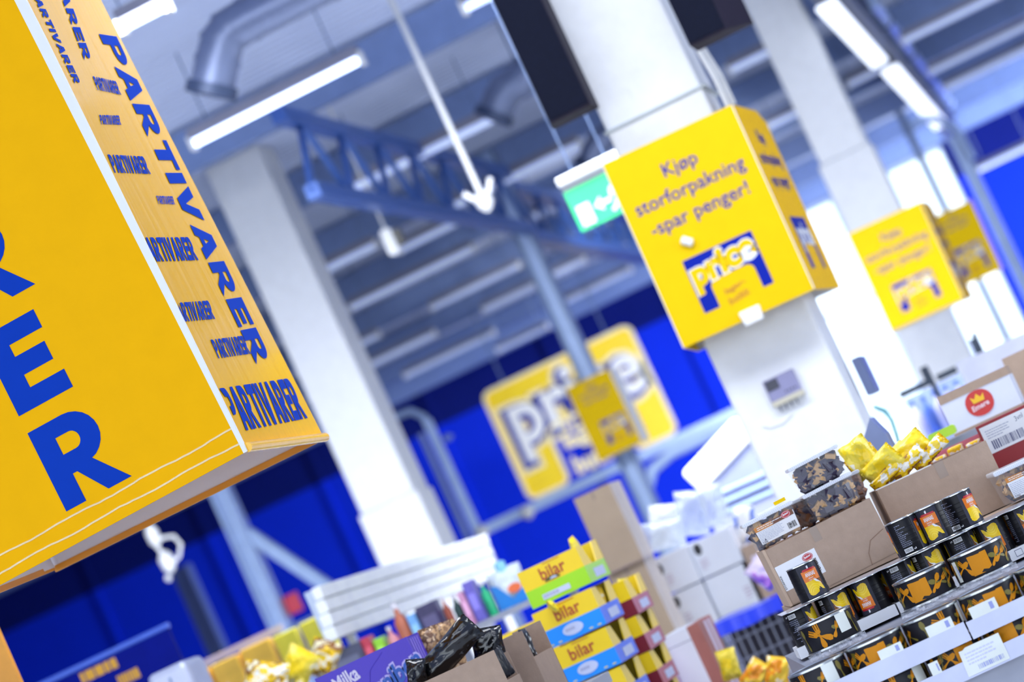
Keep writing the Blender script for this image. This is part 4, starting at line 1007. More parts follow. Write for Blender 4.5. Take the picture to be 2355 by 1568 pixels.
# ---- sweets tubs
TUBP = mat('clear_tub_plastic', (236, 240, 252), .12, alpha=.13, coat=.6)
LIDP = mat('milky_lid_plastic', (236, 240, 250), .2, alpha=.8, coat=.4)
SW_D = mat('dark_liquorice', (46, 36, 62), .35, var=.15); SW_T = mat('caramel_piece', (206, 164, 108), .5, var=.15); SW_B = mat('brown_caramel', (132, 88, 62), .5, var=.2)
def build_tub(label, W, D, H, kinds, loc, tilt=0, labelled=False, yaw=0, fill=.86):
    t = thing('sweets_tub', label, 'tub', loc, tilt=tilt, yaw=yaw, group='clear tubs of sweets'); ins = .07
    def shell(z0, z1, e0, e1, k=0, mb=None, th=.0025):
        mb = mb or MB()
        a_ = [(W * e0, D * e0), (W * (1 - e0), D * e0), (W * (1 - e0), D * (1 - e0)), (W * e0, D * (1 - e0))]; b_ = [(W * e1, D * e1), (W * (1 - e1), D * e1), (W * (1 - e1), D * (1 - e1)), (W * e1, D * (1 - e1))]
        mb.add([(x, y, z0) for x, y in a_] + [(x, y, z1) for x, y in b_], [(i, (i + 1) % 4, 4 + (i + 1) % 4, 4 + i) for i in range(4)] + [(3, 2, 1, 0)], k); return mb
    shell(0, H * .86, ins, .025).build('tub_body', TUBP, t, bevel=.008)
    ld = MB(); ld.prism(rrect(W, H * .13, .006, 3), 0, D); ld_o = ld.build('lid', LIDP, t, bevel=.004); ld_o.location = (0, 0, H * .85)
    rb = MB(); nr = 26
    for i in range(nr): rb.box(W * (.03 + .94 * i / nr), W * (.03 + .94 * i / nr) + W * .016, -.0012, 0, H * .865, H * .955)
    rb.build('lid_ribs', mat('lid_rib_plastic', (222, 228, 246), .3), ld_o); ld_o.children[0].location = (0, 0, -H * .85)
    rnd = random.Random(len(label)); fb_ = MB()
    n_ = 175
    for i in range(n_):
        z_ = rnd.uniform(.15, fill) * H * .84; e_ = ins + (.025 - ins) * z_ / (H * .86)
        front_bias = rnd.random()
        x_ = W * rnd.uniform(e_ + .10, 1 - e_ - .10); y_ = D * (e_ + .095) + (rnd.random() ** 1.6) * D * .36 if front_bias < .85 else D * rnd.uniform(e_ + .12, 1 - e_ - .12)
        a_ = rnd.uniform(.0105, .015) if kinds != 'brown' else rnd.uniform(.010, .017)
        k = (0 if rnd.random() < .56 else 1) if kinds == 'dark' else (2 if rnd.random() < .8 else 0) if kinds == 'brown' else rnd.choice((1, 1, 2, 0))
        sx, sy, sz = (a_ * 1.25, a_ * 1.0, a_ * 1.1) if k == 0 else (a_ * .5, a_ * .9, a_ * 1.25)
        fb_.box(-sx, sx, -sy, sy, -sz, sz, k, Matrix.Translation((x_, y_, z_)) @ rot(rnd.uniform(-60, 60), rnd.uniform(-90, 90), rnd.uniform(-50, 50)))
    fb_.box(W * .2, W * .8, D * .45, D * .85, H * .02, H * .55, 0 if kinds == 'dark' else 2)
    f_o = fb_.build('sweets', [SW_D, SW_T, SW_B], t); f_o['kind'] = 'stuff'
    if labelled:
        l_ = MB(); x0, x1 = W * .16, W * .93; z0, z1 = H * .12, H * .70; y0 = D * .022 - .003
        l_.quad([(x0 + .004, y0 + .004, z0), (x1, y0 + .004, z0), (x1 + .003, y0, z1), (x0 + .001, y0, z1)], 0)
        l_.quad([(x0 + .001, y0 - .0004, z1 - .016), (x0 + (x1 - x0) * .45, y0 - .0004, z1 - .016), (x0 + (x1 - x0) * .45, y0 - .0008, z1), (x0, y0 - .0008, z1)], 1)
        l_.quad([(x0 + (x1 - x0) * .45, y0 - .0004, z1 - .016), (x1, y0 - .0004, z1 - .014), (x1, y0 - .0008, z1 + .004), (x0 + (x1 - x0) * .45, y0 - .0008, z1)], 2)
        ring_label(l_, (x1 - .026, z1 - .004), .017, 3, 0, y0 - .0014)
        textrows(l_, (x0 + .006, y0 + .001, z0 + .006), (1, 0, 0), (0, 0, 1), (x1 - x0) * .62, (z1 - z0) * .62, 8, 5, 7, .32)
        textrows(l_, (x0 + .01, y0 - .0012, z1 - .013), (1, 0, 0), (0, 0, 1), (x1 - x0) * .7, .012, 2, 0, 9, .4)
        barcode(l_, (x1 - .036, y0 + .0008, z0 + .008), (1, 0, 0), (0, 0, 1), .03, .02, 4, 12, 2)
        g = text('2,2kg', .01); fit(l_, g, (x0 + .008, y0 + .002, z0 + .001), (1, 0, 0), (0, 0, 1), .018, .006, 4)
        l_.build('label', [WHITE_CARD, mat('label_amber', (206, 132, 50), .4), mat('label_brown', (112, 64, 40), .4), RED_INK, BLACK_INK, mat('pale_print', (176, 182, 204), .5)], t)
    return t
def tub_at(label, tl, tr, bl, d, D, kinds, z=None, **kw):
    kw.setdefault('yaw', YAW)
    p = at(*bl, d); W = m(math.dist(tl, tr), d); H = m(math.dist(tl, bl), d)
    p.x -= W * .07
    if z is not None: p.z = z
    return build_tub(label, W, D, H, kinds, p, **kw), p, W, H
ztop = zbase + H + .002
t1, p1, W1, H1 = tub_at('clear tub of sweets with white and amber label, left end of the cardboard box', (1709, 1198), (1829, 1149), (1743, 1263), 9.86, .17, 'mixed', z=ztop + .004, labelled=True, tilt=-2)
wing = MB().box(W1 * .3, W1 * .75, .05, .06, 0, .012); 
st_ = thing('yellow_strip', 'small yellow and white strip lying on the labelled tub', 'strip', (p1.x + W1 * .3, p1.y + .05, p1.z + H1 * .985 + .003), tilt=-2, yaw=YAW)
MB().box(0, W1 * .5, 0, .02, 0, .008).build('card', WHITE_CARD, st_); MB().box(W1 * .34, W1 * .56, -.002, .022, .006, .018).build('yellow_tab', YEL, st_)
t3, p3, W3, H3 = tub_at('clear tub of dark liquorice and caramel pieces, lower one of the stack', (1854, 1140), (1968, 1083), (1885, 1202), 9.86, .17, 'dark', z=ztop + .0125, tilt=-2.6)
t4, p4, W4, H4 = tub_at('clear tub of dark liquorice and caramel pieces, topmost of the stack', (1820, 1076), (1934, 1017), (1851, 1137), 9.86, .17, 'dark', z=p3.z + H3 + .003, tilt=-2.6)
p4x = t4.location
t2, p2, W2_, H2_ = tub_at('clear tub of brown caramels, half hidden between the labelled tub and the stack', (1800, 1150), (1880, 1118), (1826, 1212), 10.07, .15, 'brown', z=ztop + .012)
t6, p6, W6, H6 = tub_at('clear tub with a white and amber label at the right frame edge', (2289, 1072), (2400, 1022), (2322, 1152), 9.75, .19, 'mixed', z=zbase, labelled=True)
t5, p5, W5, H5 = tub_at('clear tub of brown caramels behind the stack of two tubs', (1884, 1106), (1972, 1066), (1916, 1164), 10.07, .15, 'brown', z=ztop + .018)
# ---- yellow snack bags
BAGM = patchy('yellow_snack_film', [(255, 226, 50), (255, 222, 30), (236, 214, 60), (255, 232, 100), (250, 246, 226)], 9, .28, .5, 22)
BAGW = patchy('yellow_white_snack_film', [(248, 214, 40), (246, 244, 236), (250, 206, 20), (150, 96, 40), (246, 238, 200)], 13, .28, .5, 22)
BAGO = patchy('orange_yellow_film', [(250, 196, 30), (240, 150, 30), (250, 206, 60), (252, 232, 190)], 8, .28, .5, 22)
BAGB = mat('black_glossy_film', (14, 14, 18), .1, coat=.6, bump=.5, bscale=16)
def snack(label, px, d, w_, h_, th, rot_, mt, seed, name='snack_bag', cat='bag', group='yellow snack bags in the cardboard box'):
    p = at(*px, d); t = thing(name, label, cat, p, group=group)
    t.rotation_euler = tuple(rad(x) for x in rot_)
    bag(MB(), w_, h_, th, seed).build('film', mt, t, smooth=True)
    b = MB()
    for z_ in (-.004, h_ - .008):                    # crimped seals
        n_ = 16; b.add([((i / n_ - .5) * w_ * .98, .003 * math.sin(i * 2.1), z_ + dz) for dz in (0, .012) for i in range(n_ + 1)], [(i, i + 1, n_ + 2 + i, n_ + 1 + i) for i in range(n_)])
    b.build('crimped_seal', mt, t)
    return t
for a in ((('yellow bag standing highest, at the left end of the yellow pile', (1955, 1072), 10.22, .14, .10, .06, (12, 78, 0), BAGM, 1)),
          (('wide yellow bag with a pointed corner, right of the highest bag', (2046, 1086), 10.2, .10, .17, .07, (8, 70, 4), BAGM, 2)),
          (('yellow bag lying in front of the two large bags', (2000, 1106), 10.16, .09, .14, .05, (10, 66, -4), BAGM, 3)),
          (('small yellow and white bag behind the tubs', (1960, 1085), 10.28, .09, .11, .05, (10, 76, 6), BAGW, 4)),
          (('yellow and white packet along the front edge, left one', (2012, 1124), 10.12, .045, .12, .035, (0, 66, 0), BAGW, 5)),
          (('yellow and white packet along the front edge, middle one', (2062, 1098), 10.12, .05, .13, .035, (0, 65, 0), BAGW, 6)),
          (('yellow and white packet along the front edge, right one', (2108, 1078), 10.14, .05, .14, .035, (0, 65, 0), BAGW, 7)),
          (('yellow bag end showing between the middle bags', (2030, 1086), 10.3, .09, .12, .05, (10, 74, 0), BAGM, 9))): snack(*a)
# red display box with packets, and the boxes behind
REDC = mat('dark_red_card', (150, 26, 36), .45, var=.04); PINKC = mat('rose_card_edge', (222, 120, 140), .5)
p = uv(744, -170, 10.5); W = m(300, 10.5); H = m(122, 10.5)
t = thing('red_box', 'dark red card box with a white bar code label, behind the cardboard box', 'box', p)
MB().box(m(140, 10.5), W, 0, .3, 0, H).build('body', REDC, t)
b = MB(); b.box(0, m(140, 10.5), .28, .3, 0, H * .86).box(0, m(140, 10.5), 0, .006, 0, H * .72).box(0, .006, .006, .28, 0, H * .86).box(.006, m(140, 10.5), .006, .28, 0, .006); b.build('open_tray', PINKC, t)
l_ = MB(); x0 = m(146, 10.5); x1 = m(262, 10.5); z0 = H * .42; z1 = H * .95
l_.quad([(x0, -.001, z0), (x1, -.001, z0), (x1, -.001, z1), (x0, -.001, z1)], 0)
barcode(l_, (x0 + .02, -.0016, z0 + .01), (1, 0, 0), (0, 0, 1), .12, .032, 1, 22, 5); textrows(l_, (x0 + .014, -.0016, z0 + .05), (1, 0, 0), (0, 0, 1), .09, .035, 4, 2, 4, .35)
g = text('3vnl', .0); fit(l_, g, (x1 - .05, -.0016, z1 - .03), (1, 0, .15), (0, 0, 1), .03, .018, 3)
l_.build('label', [WHITE_CARD, mat('barcode_slate', (90, 94, 134), .5), mat('pale_print', (176, 182, 204)), GREY_INK], t)
g = text('Coffin', .01); b = MB(); fit(b, g, (m(236, 10.5), -.002, H * .22), (1, 0, .1), (0, 0, 1), .1, .034); b.build('lettering', mat('pale_rose_ink', (232, 190, 196), .5), t)
for i, (uo, lab) in enumerate(((756, 'yellow and white packet in the red box tray, left'), (800, 'yellow and white packet in the red box tray, middle'), (844, 'yellow and white packet in the red box tray, right'))):
    q = uv(uo + 20, -150, 10.56); tt = thing('snack_packet', lab, 'packet', (q.x, q.y, p.z + .008), group='packets in the red box')
    MB().box(-.028, .028, 0, .12, 0, H * (.74 + .06 * (i == 1))).build('pack', [BAGW, BAGW][i % 2], tt, bevel=.008)
    MB().box(-.026, .026, .001, .006, H * .55, H * .7).build('printed_band', YEL, tt)
p = uv(833, -47, 11.5); W = m(168, 11.5) / .983; H = m(98, 11.5); pz = p.z
t = thing('crown_box', 'white cardboard box with a red oval crown emblem, on the red box', 'box', (p.x, p.y, p.z))
MB().box(0, W, 0, .36, 0, H).build('body', mat('white_corrugated', (226, 230, 246), .6, var=.03), t)
b = MB(); b.box(-.001, W + .001, -.0015, .36, H * .80, H + .001); b.build('brown_band', KRAFT, t)
MB().box(-.001, W + .001, -.0015, .36, -.001, H * .06).build('brown_foot', KRAFT, t)
e_ = MB(); cx, cz, s_ = W * .49, H * .50, H * .31
e_.quad([(cx + s_ * 1.08 * (abs(math.cos(a_ * .2618)) ** .9) * (1 if math.cos(a_ * .2618) > 0 else -1), -.002, cz + s_ * .95 * math.sin(a_ * .2618) - (.1 * s_ if math.sin(a_ * .2618) < 0 else 0)) for a_ in range(24)], 0)
e_.geo(outline('crown', [[(0, 0), (-.1, .9), (.22, .5), (.5, 1.1), (.78, .5), (1.1, .9), (1, 0)]]), (cx - s_ * .45, -.003, cz + s_ * .02), (s_ * .9, 0, 0), (0, 0, s_ * .6), 1)
g = text('Emere', .03); fit(e_, g, (cx - s_ * .72, -.003, cz - s_ * .55), (1, 0, .08), (0, 0, 1), s_ * 1.4, s_ * .42, 2)
e_.build('emblem', [mat('emblem_red', (206, 50, 48), .4), mat('emblem_gold', (250, 196, 30), .4), mat('emblem_white', (244, 214, 222), .5)], t)
# plinth that carries the rear boxes
q = uv(742, 0, 10.46); r_ = uv(1100, 0, 10.46)
tp = thing('rear_plinth', 'grey plinth carrying the red and white boxes behind the cans', 'stand', (q.x, q.y, 0))
MB().box(0, r_.x - q.x, 0, .5, 0, uv(744, -170, 10.5).z - .002).build('case', STAND, tp)
MB().box(.0, r_.x - q.x, .82, 1.45, 0, pz - .002).build('case', STAND, tp)
p = uv(1005, -40, 12.4); t = thing('cardboard_box', 'brown cardboard box half seen right of the crown box', 'box', (p.x, p.y, 0))
MB().box(0, .22, 0, .3, 0, 1.6 + m(70, 12.4)).build('body', KRAFT, t); MB().box(.03, .2, -.001, 0, 1.5, 1.56).build('label', mat('rose_label', (214, 196, 206), .5), t)
q = uv(905, 60, 17); t = thing('white_counter', 'pale white counter top at the right edge behind the boxes', 'counter', (q.x, q.y, 0))
MB().box(0, 1.4, 0, .8, 1.6 + .02, 1.6 + m(104, 17)).build('top', mat('pale_lavender_laminate', (222, 224, 246), .4), t); MB().box(.03, 1.37, .03, .77, 0, 1.62).build('case', WHITE_CARD, t)

# ---- rack of hanging bottles in front of the bright window
q = uv(757, 92, 18.6); r_ = uv(985, 94, 18.6); W = r_.x - q.x
t = thing('bottle_rack', 'black framed rack of pale bottles before the bright window', 'rack', (q.x, q.y, 0))
RB = mat('rack_black', (22, 34, 50), .4)
for x0, x1, dz in ((0, .36, 0), (.42, .64, .0), (.72, 1, .0)): MB().box(W * x0, W * x1, -.02, .02, q.z - .02 + dz, q.z + .02 + dz).build('rail', RB, t)
for x0 in (.33, .92): MB().box(W * x0, W * x0 + .03, .02, .05, 0, q.z + (.1 if x0 < .5 else .16)).build('upright', RB, t)
for zz in (q.z - .32,): MB().box(0, W, -.02, .2, zz - .02, zz).build('shelf', mat('rack_shelf_blue', (96, 126, 190), .4), t)
MB().box(W * .30, W * .36, -.02, .03, q.z + .02, q.z + .1).build('hook', RB, t); MB().box(W * .88, W * .97, -.02, .03, q.z + .02, q.z + .13).build('hook', RB, t)
BOT = [mat('bottle_pale_lilac', (186, 186, 228), .4), mat('bottle_blue', (70, 100, 184), .4), mat('bottle_lilac', (150, 160, 216), .4)]
MB().box(0, W, .20, .22, .9, q.z - .03).build('back_panel', mat('rack_back_blue', (140, 158, 204), .5, var=.15, scale=5), t)
def bottle(loc, r, h, mb_, mc_, label, group, name='bottle', cat='bottle', neck=.35):
    tt = thing(name, label, cat, loc, group=group)
    MB().lathe([(r * .92, 0), (r, h * .03), (r, h * .62), (r * neck, h * .8), (r * neck, h * .9)], 16).build('body', mb_, tt, smooth=True)
    MB().lathe([(r * neck * 1.15, h * .88), (r * neck * 1.15, h), (r * neck, h)], 14).build('cap', mc_, tt, smooth=True)
    return tt
for i in range(8):
    bottle((q.x + W * (.06 + .125 * i), q.y + .115, q.z - .319), .034, .26, BOT[i % 3 if i % 2 else 0], BOT[1], 'pale bottle on the black framed rack before the window', 'pale bottles on the rack')
for i in range(3):
    qq = (q.x + W * (.14 + .26 * i), q.y - .02, q.z - .60)
b = MB().box(0, W * .5, -.01, .3, 0, q.z - .345); b.build('cabinet', mat('cool_blue_panel', (168, 182, 222), .4, var=.15, scale=6), t)
g_ = at(2140, 1022, 11.2); tt = thing('lime_packet', 'lime green packet lying behind the yellow bags', 'packet', g_, tilt=0)
MB().prism(rrect(.11, .035, .012), 0, .06).build('pack', mat('lime_film', (186, 232, 60), .3), tt)
q = at(2040, 1075, 11.5); tt = thing('grey_bin', 'slate grey bin behind the yellow bags, beside the pillar', 'bin', (q.x - .08, q.y, 0))
MB().prism([(0, 0), (.16, 0), (.13, q.z + .12), (.10, q.z + .20), (.03, q.z + .12)], 0, .2).build('case', mat('slate_plastic', (120, 134, 176), .4), tt)
MB().box(.0, .16, -.01, .0, q.z - .2, q.z - .1).build('band', DARK_STEEL, tt)

# ================================================================ middle of the picture
CY = mat('carton_yellow', (246, 210, 20), .4, var=.02); CG = mat('carton_green', (160, 222, 20), .4, var=.02); CB = mat('carton_blue', (0, 146, 255), .4, var=.02)
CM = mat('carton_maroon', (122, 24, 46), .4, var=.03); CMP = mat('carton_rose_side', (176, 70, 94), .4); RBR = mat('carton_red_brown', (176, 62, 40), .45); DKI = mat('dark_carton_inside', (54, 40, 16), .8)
PALEP = mat('pale_label_print', (196, 206, 240), .5)
def car_box(label, u, v, d, c2, side2, W, H, D, front_text=True, group='stacked sweets cartons', packs=None, yaw=0):
    p = uv(u, v, d); t = thing('sweets_carton', label, 'carton', p, group=group, yaw=yaw)
    hb = H * .46; th = .004; n_ = D * .35
    b = MB(); b.box(0, W, 0, th, hb, H, 0).box(0, W, 0, th, 0, hb, 1)
    b.box(0, th, th, D, 0, hb, 1).box(0, th, th, D, hb, H * .98, 0).box(0, W, D - th, D, 0, hb, 1).box(0, W, D - th, D, hb, H, 0).box(th, W - th, th, D - th, 0, th, 3)
    b.prism([(0, 0)] * 0 or [(0, 0), (0, 0.001), (0.001, 0.001)], 0, .001, 3) if False else None
    # right side with its tear-out notch
    pts = [(th, 0), (D, 0), (D, H), (D * .72, H), (D * .62, H * .55), (D * .38, H * .50), (D * .26, H * .98), (th, H)]
    M = Matrix(((0, 1, 0, W - th), (1, 0, 0, 0), (0, 0, 1, 0), (0, 0, 0, 1)))
    lo = [(th, 0), (D, 0), (D, hb), (th, hb)]
    b.prism(lo, 0, th, 2, M)
    b.prism([(th, hb), (D * .4, hb), (D * .38, H * .5), (D * .24, H * .98), (th, H)], 0, th, 0, M)
    b.prism([(D * .6, hb), (D, hb), (D, H), (D * .74, H), (D * .62, H * .5)], 0, th, 0, M)
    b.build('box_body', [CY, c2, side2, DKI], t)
    if front_text:
        l_ = MB(); g = text('bilar', .015); fit(l_, g, (W * .32, -.0015, hb + H * .10), (1, 0, .02), (0, 0, 1), W * .42, H * .32, 0)
        l_.box(W * .42, W * .70, -.0012, 0, H * .95, H * .965, 0)
        l_.build('lettering', RBR, t)
        k_ = MB()
        if c2 is CG:
            k_.quad([(W * .22, -.0015, H * .10), (W * .68, -.0015, H * .10), (W * .68, -.0015, H * .24), (W * .22, -.0015, H * .24)], 0)
            textrows(k_, (W * .24, -.002, H * .12), (1, 0, 0), (0, 0, 1), W * .42, H * .10, 1, 2, 3, .7)
            k_.quad([(W * (.48 + .13 * math.cos(a_ * .2618)), -.0018, hb + H * .04 + H * .10 * math.sin(a_ * .2618)) for a_ in range(13)], 1)
            k_.quad([(W * (.50 + .06 * math.cos(a_ * .2618)), -.0022, hb + H * .06 + H * .05 * math.sin(a_ * .2618)) for a_ in range(13)], 0)
        else:
            k_.quad([(W * (.50 + .17 * math.cos(a_ * .2618)), -.0015, H * (.25 + .15 * math.sin(a_ * .2618))) for a_ in range(24)], 0)
            textrows(k_, (W * .38, -.002, H * .2), (1, 0, 0), (0, 0, 1), W * .25, H * .12, 1, 2, 5, .6)
            for x_ in (.1, .24, .76, .9): k_.quad([(W * (x_ + .035 * math.cos(a_ * .5236)), -.0015, H * (.07 + .02 * math.sin(a_ * .5236))) for a_ in range(12)], 3)
        k_.build('printed_emblem', [PALEP, mat('dark_olive_print', (84, 82, 20), .5), mat('mid_grey_print', (164, 172, 210), .5), mat('sand_print', (214, 206, 140), .5)], t)
    s_ = MB(); s_.quad([(W + .0012, D * .3, H * .08), (W + .0012, D * .8, H * .08), (W + .0012, D * .8, H * .32), (W + .0012, D * .3, H * .32)]); s_.build('side_label', PALEP, t)
    return t
DX = 12.05; W = m(149, DX) / .983; H = m(90, DX); zt = 0
gB = 'stacked yellow and blue sweets cartons'
car_box('yellow and lime green sweets carton on top of the nearer stack', -215, -1, DX, CG, CG, W, H, .46, group=gB)
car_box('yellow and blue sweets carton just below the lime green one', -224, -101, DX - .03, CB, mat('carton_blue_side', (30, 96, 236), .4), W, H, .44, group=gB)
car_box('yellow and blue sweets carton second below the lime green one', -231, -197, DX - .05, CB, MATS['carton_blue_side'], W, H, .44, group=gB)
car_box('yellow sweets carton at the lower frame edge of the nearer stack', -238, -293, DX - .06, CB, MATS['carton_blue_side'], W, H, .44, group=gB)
pl = uv(-243, -293, DX - .06)
t = thing('pallet_stack', 'plain stand under the sweets cartons', 'stand', (pl.x, pl.y, 0)); MB().box(0, .29, .0, .5, .1, pl.z - .003).build('deck', KRAFT, t)
for x_ in (.02, .2): MB().box(x_, x_ + .08, 0, .5, 0, .1).build('runner', KRAFT, t)
DM = 12.66; Wm = m(139, DM); Hm = m(85, DM)
gM = 'stacked maroon sweets cartons'
for i, lab in enumerate(('yellow and maroon sweets carton, top of the rear stack', 'yellow and maroon sweets carton, second of the rear stack', 'yellow and maroon sweets carton, third of the rear stack', 'yellow and maroon sweets carton at the lower frame edge, rear stack')):
    car_box(lab, -138 + (3, -6, -12, -20)[i], -111 - 86.5 * i, DM - .01 * i, CM, CMP, Wm, Hm, .42, front_text=False, group=gM)
t = car_box('yellow sweets carton peeping out left of the blue cartons', -330, -110, DM + .1, CY, CY, Wm, Hm, .3, front_text=False, group=gM)
q = uv(-335, 0, DM); t = thing('carton_stand', 'plain stand under the rear stack of maroon cartons', 'stand', (q.x, q.y, 0))
MB().box(m(178, DM), m(350, DM), -.02, .5, 0, 1.6 + (-111 - 86.5 * 3) * (DM - .03) / F - .004).build('block', KRAFT, t)
MB().box(-.02, m(150, DM), .09, .5, 0, 1.6 - 110 * (DM + .1) / F - .004).build('block', KRAFT, t)
# bags sticking out of the cartons
for i, (px, d, sz, ro, mt, lab) in enumerate((((1352, 1312), 12.2, (.07, .15, .03), (0, -8, 80), BAGM, 'yellow sweets bag standing in the lime green carton'), ((1278, 1398), 12.1, (.06, .20, .03), (80, 64, 0), BAGM, 'yellow sweets bag squeezed under the lime green carton'),
        ((1452, 1392), 12.9, (.08, .12, .04), (0, 10, 70), BAGM, 'yellow sweets bag in the top maroon carton'), ((1392, 1398), 12.25, (.05, .09, .02), (0, 10, 70), BAGW, 'yellow and white sweets bag in the upper blue carton'))):
    snack(lab, px, d, sz[0], sz[1], sz[2], ro, mt, 30 + i, group='sweets bags among the cartons')

# ---- purple chocolate carton
PUR = mat('purple_card', (76, 50, 200), .42, var=.02); PUR2 = mat('purple_card_side', (66, 44, 186), .45)
p = uv(-740, -110, 10.62); W = m(236, 10.62) / .983; H = m(174, 10.62)
t = thing('purple_carton', 'purple card display carton with white and blue lettering', 'carton', p)
b = MB(); b.box(0, W, 0, .004, 0, H, 0).box(0, W, .17, .174, 0, H, 0).box(0, .004, .004, .17, 0, H, 0).box(W - .004, W, .004, .17, 0, H * .98, 1).box(.004, W - .004, .004, .17, 0, .004, 1); b.build('body', [PUR, PUR2], t)
g = text('Milka', .03); l_ = MB(); fit(l_, g, (W * .16, -.002, H * .70), (1, 0, .16), (-.1, 0, 1), W * .27, H * .2); l_.build('lettering', mat('chalk_white_ink', (226, 220, 250), .5), t)
l_ = MB()
g0 = text('Bonibon', .03); s_ = W * .66 / g0[2]
for bold, k, dy in ((.10, 1, 0), (.03, 0, .001)):
    g = text('Bonibon', bold); l_.geo((([(x_ - (bold - .03), y_) for x_, y_ in g[0]]), g[1]), (W * .40, -.002 - dy, H * .36), (s_ * .98, 0, s_ * .24), (-.1 * s_, 0, s_ * 1.35), k)
l_.build('lettering', [mat('bright_blue_ink', (0, 84, 190), .4), mat('lilac_ink', (196, 186, 250), .5)], t)
c_ = MB(); c_.tube([(W * .30, -.001, 0), (W * .42, -.001, H * .45), (W * .54, -.001, H * .8), (W * .72, -.001, H * .95)], .0012, 6); c_.build('card_seam', PUR2, t)
s_ = MB()
for i in range(4): s_.quad([(W + .001, .03 + i * .032, H * .62), (W + .001, .046 + i * .032, H * .62), (W + .001, .046 + i * .032, H * .96), (W + .001, .03 + i * .032, H * .96)])
s_.quad([(W + .001, .12, H * .2), (W + .001, .15, H * .2), (W + .001, .15, H * .28), (W + .001, .12, H * .28)]); s_.build('side_print', mat('lilac_print', (138, 120, 224), .5), t)
NUT = patchy('nut_bag_film', [(150, 112, 78), (196, 156, 110), (120, 84, 60), (222, 190, 150)], 26, .35, .5, 30)
snack('clear bag of light brown nuts behind the purple carton', (1040, 1552), 10.86, .14, .19, .06, (4, 6, 10), NUT, 41, name='nut_bag', group='nut bags')
snack('second brown nut bag leaning right of the purple carton', (1014, 1552), 10.78, .08, .17, .04, (4, 8, 20), NUT, 42, name='nut_bag', group='nut bags')
# ---- cartons with black glossy bags
p = uv(-540, -215, 9.95); W = m(208, 9.95); H = m(167.5, 9.95)
t = thing('cardboard_box', 'brown cardboard box of black glossy bags at the lower frame edge', 'box', p)
b = MB(); b.box(0, W, 0, .005, 0, H).box(0, .005, .005, .2, 0, H).box(W - .005, W, .005, .2, 0, H * .55).box(.005, W - .005, .195, .2, 0, H * .9).box(.005, W - .005, .005, .195, 0, .005); b.build('body', KRAFT, t)
e_ = MB(); e_.quad([(W * .63 + .055 * math.cos(a_ * .2618), -.0012, H * .50 + .04 * math.sin(a_ * .2618) - .01) for a_ in range(24)]); e_.build('printed_oval', mat('brown_red_ink', (132, 52, 34), .5), t)
p2 = uv(-336, -215, 10.3); p2.z = p.z; W2 = m(78, 10.3); H2 = m(173, 10.3)
t = thing('cardboard_box', 'brown cardboard box behind, its right side holding a black bag', 'box', p2)
b = MB(); b.box(0, W2, 0, .005, 0, H2).box(0, .005, .005, .34, 0, H2).box(W2 - .005, W2, .005, .34, 0, H2 * .62).box(.005, W2, .335, .34, 0, H2 * 1.02).box(.005, W2 - .005, .005, .335, 0, .005); b.build('body', KRAFT, t)
# shelf that carries the purple and brown cartons
a_ = uv(-760, -217, 9.9); t = thing('goods_table', 'low table under the purple and brown cartons', 'table', (a_.x, a_.y, 0))
zt_ = p.z - .003
MB().box(0, .74, 0, 1.0, zt_ - .04, zt_).build('top', STAND, t)
for x_ in (.02, .66):
    for y_ in (.02, .93): MB().box(x_, x_ + .05, y_, y_ + .05, 0, zt_ - .04).build('leg', STAND, t)
pc_ = uv(-740, -110, 10.62); MB().box(.0, .46, .66, 0.99, zt_, pc_.z - .002).build('riser', STAND, t)
gK = 'black glossy sweets bags'
snack('black glossy bag lying along the front edge of the cardboard box', (978, 1562), 10.05, .10, .25, .06, (0, 66, 2), BAGB, 51, name='glossy_bag', group=gK)
snack('black glossy bag with a pointed corner standing in the box', (1128, 1512), 10.13, .11, .10, .05, (0, 14, 10), BAGB, 52, name='glossy_bag', group=gK)
snack('black glossy bag lying at the left corner of the box', (960, 1572), 10.02, .07, .08, .05, (0, 20, 0), BAGB, 53, name='glossy_bag', group=gK)
snack('black matt bag with orange mark sticking out of the box corner', (1172, 1552), 10.0, .05, .10, .02, (0, -8, 40), mat('black_matt_film', (26, 28, 36), .4), 54, name='glossy_bag', group=gK)
snack('black glossy bag on edge inside the rear cardboard box', (1236, 1540), 10.45, .05, .15, .03, (0, 6, 70), BAGB, 55, name='glossy_bag', group=gK)

# ---- tall brown cartons and white cartons behind
dT = 16.2
TAL = mat('lit_carton_side', (206, 196, 192), .7)  # light on the tall cartons' right faces, put into a paler colour
for i, (v0, v1, lab) in enumerate(((0, 190, 'tall brown carton standing on another, before the large price board'), (-250, 0, 'tall brown carton below, right of the sweets cartons'))):
    p = uv(-25 - i * 2, v0, dT); W = m(91, dT); t = thing('tall_carton', lab, 'carton', (p.x, p.y, p.z if i == 0 else 0), group='tall brown cartons')
    h_ = m(v1 - v0, dT) if i == 0 else uv(0, 0, dT).z
    MB().box(0, W, 0, .34, 0, h_ - .001).build('body', mat('tan_cardboard', (184, 162, 138), .75, var=.04), t)
    MB().box(W, W + .003, .0, .34, 0, h_ - .001).build('lit_side', TAL, t); MB().box(W * .47, W * .53, -.001, .34, h_ - .05, h_ - .003).build('tape', TAPE, t)
dW = 16.6
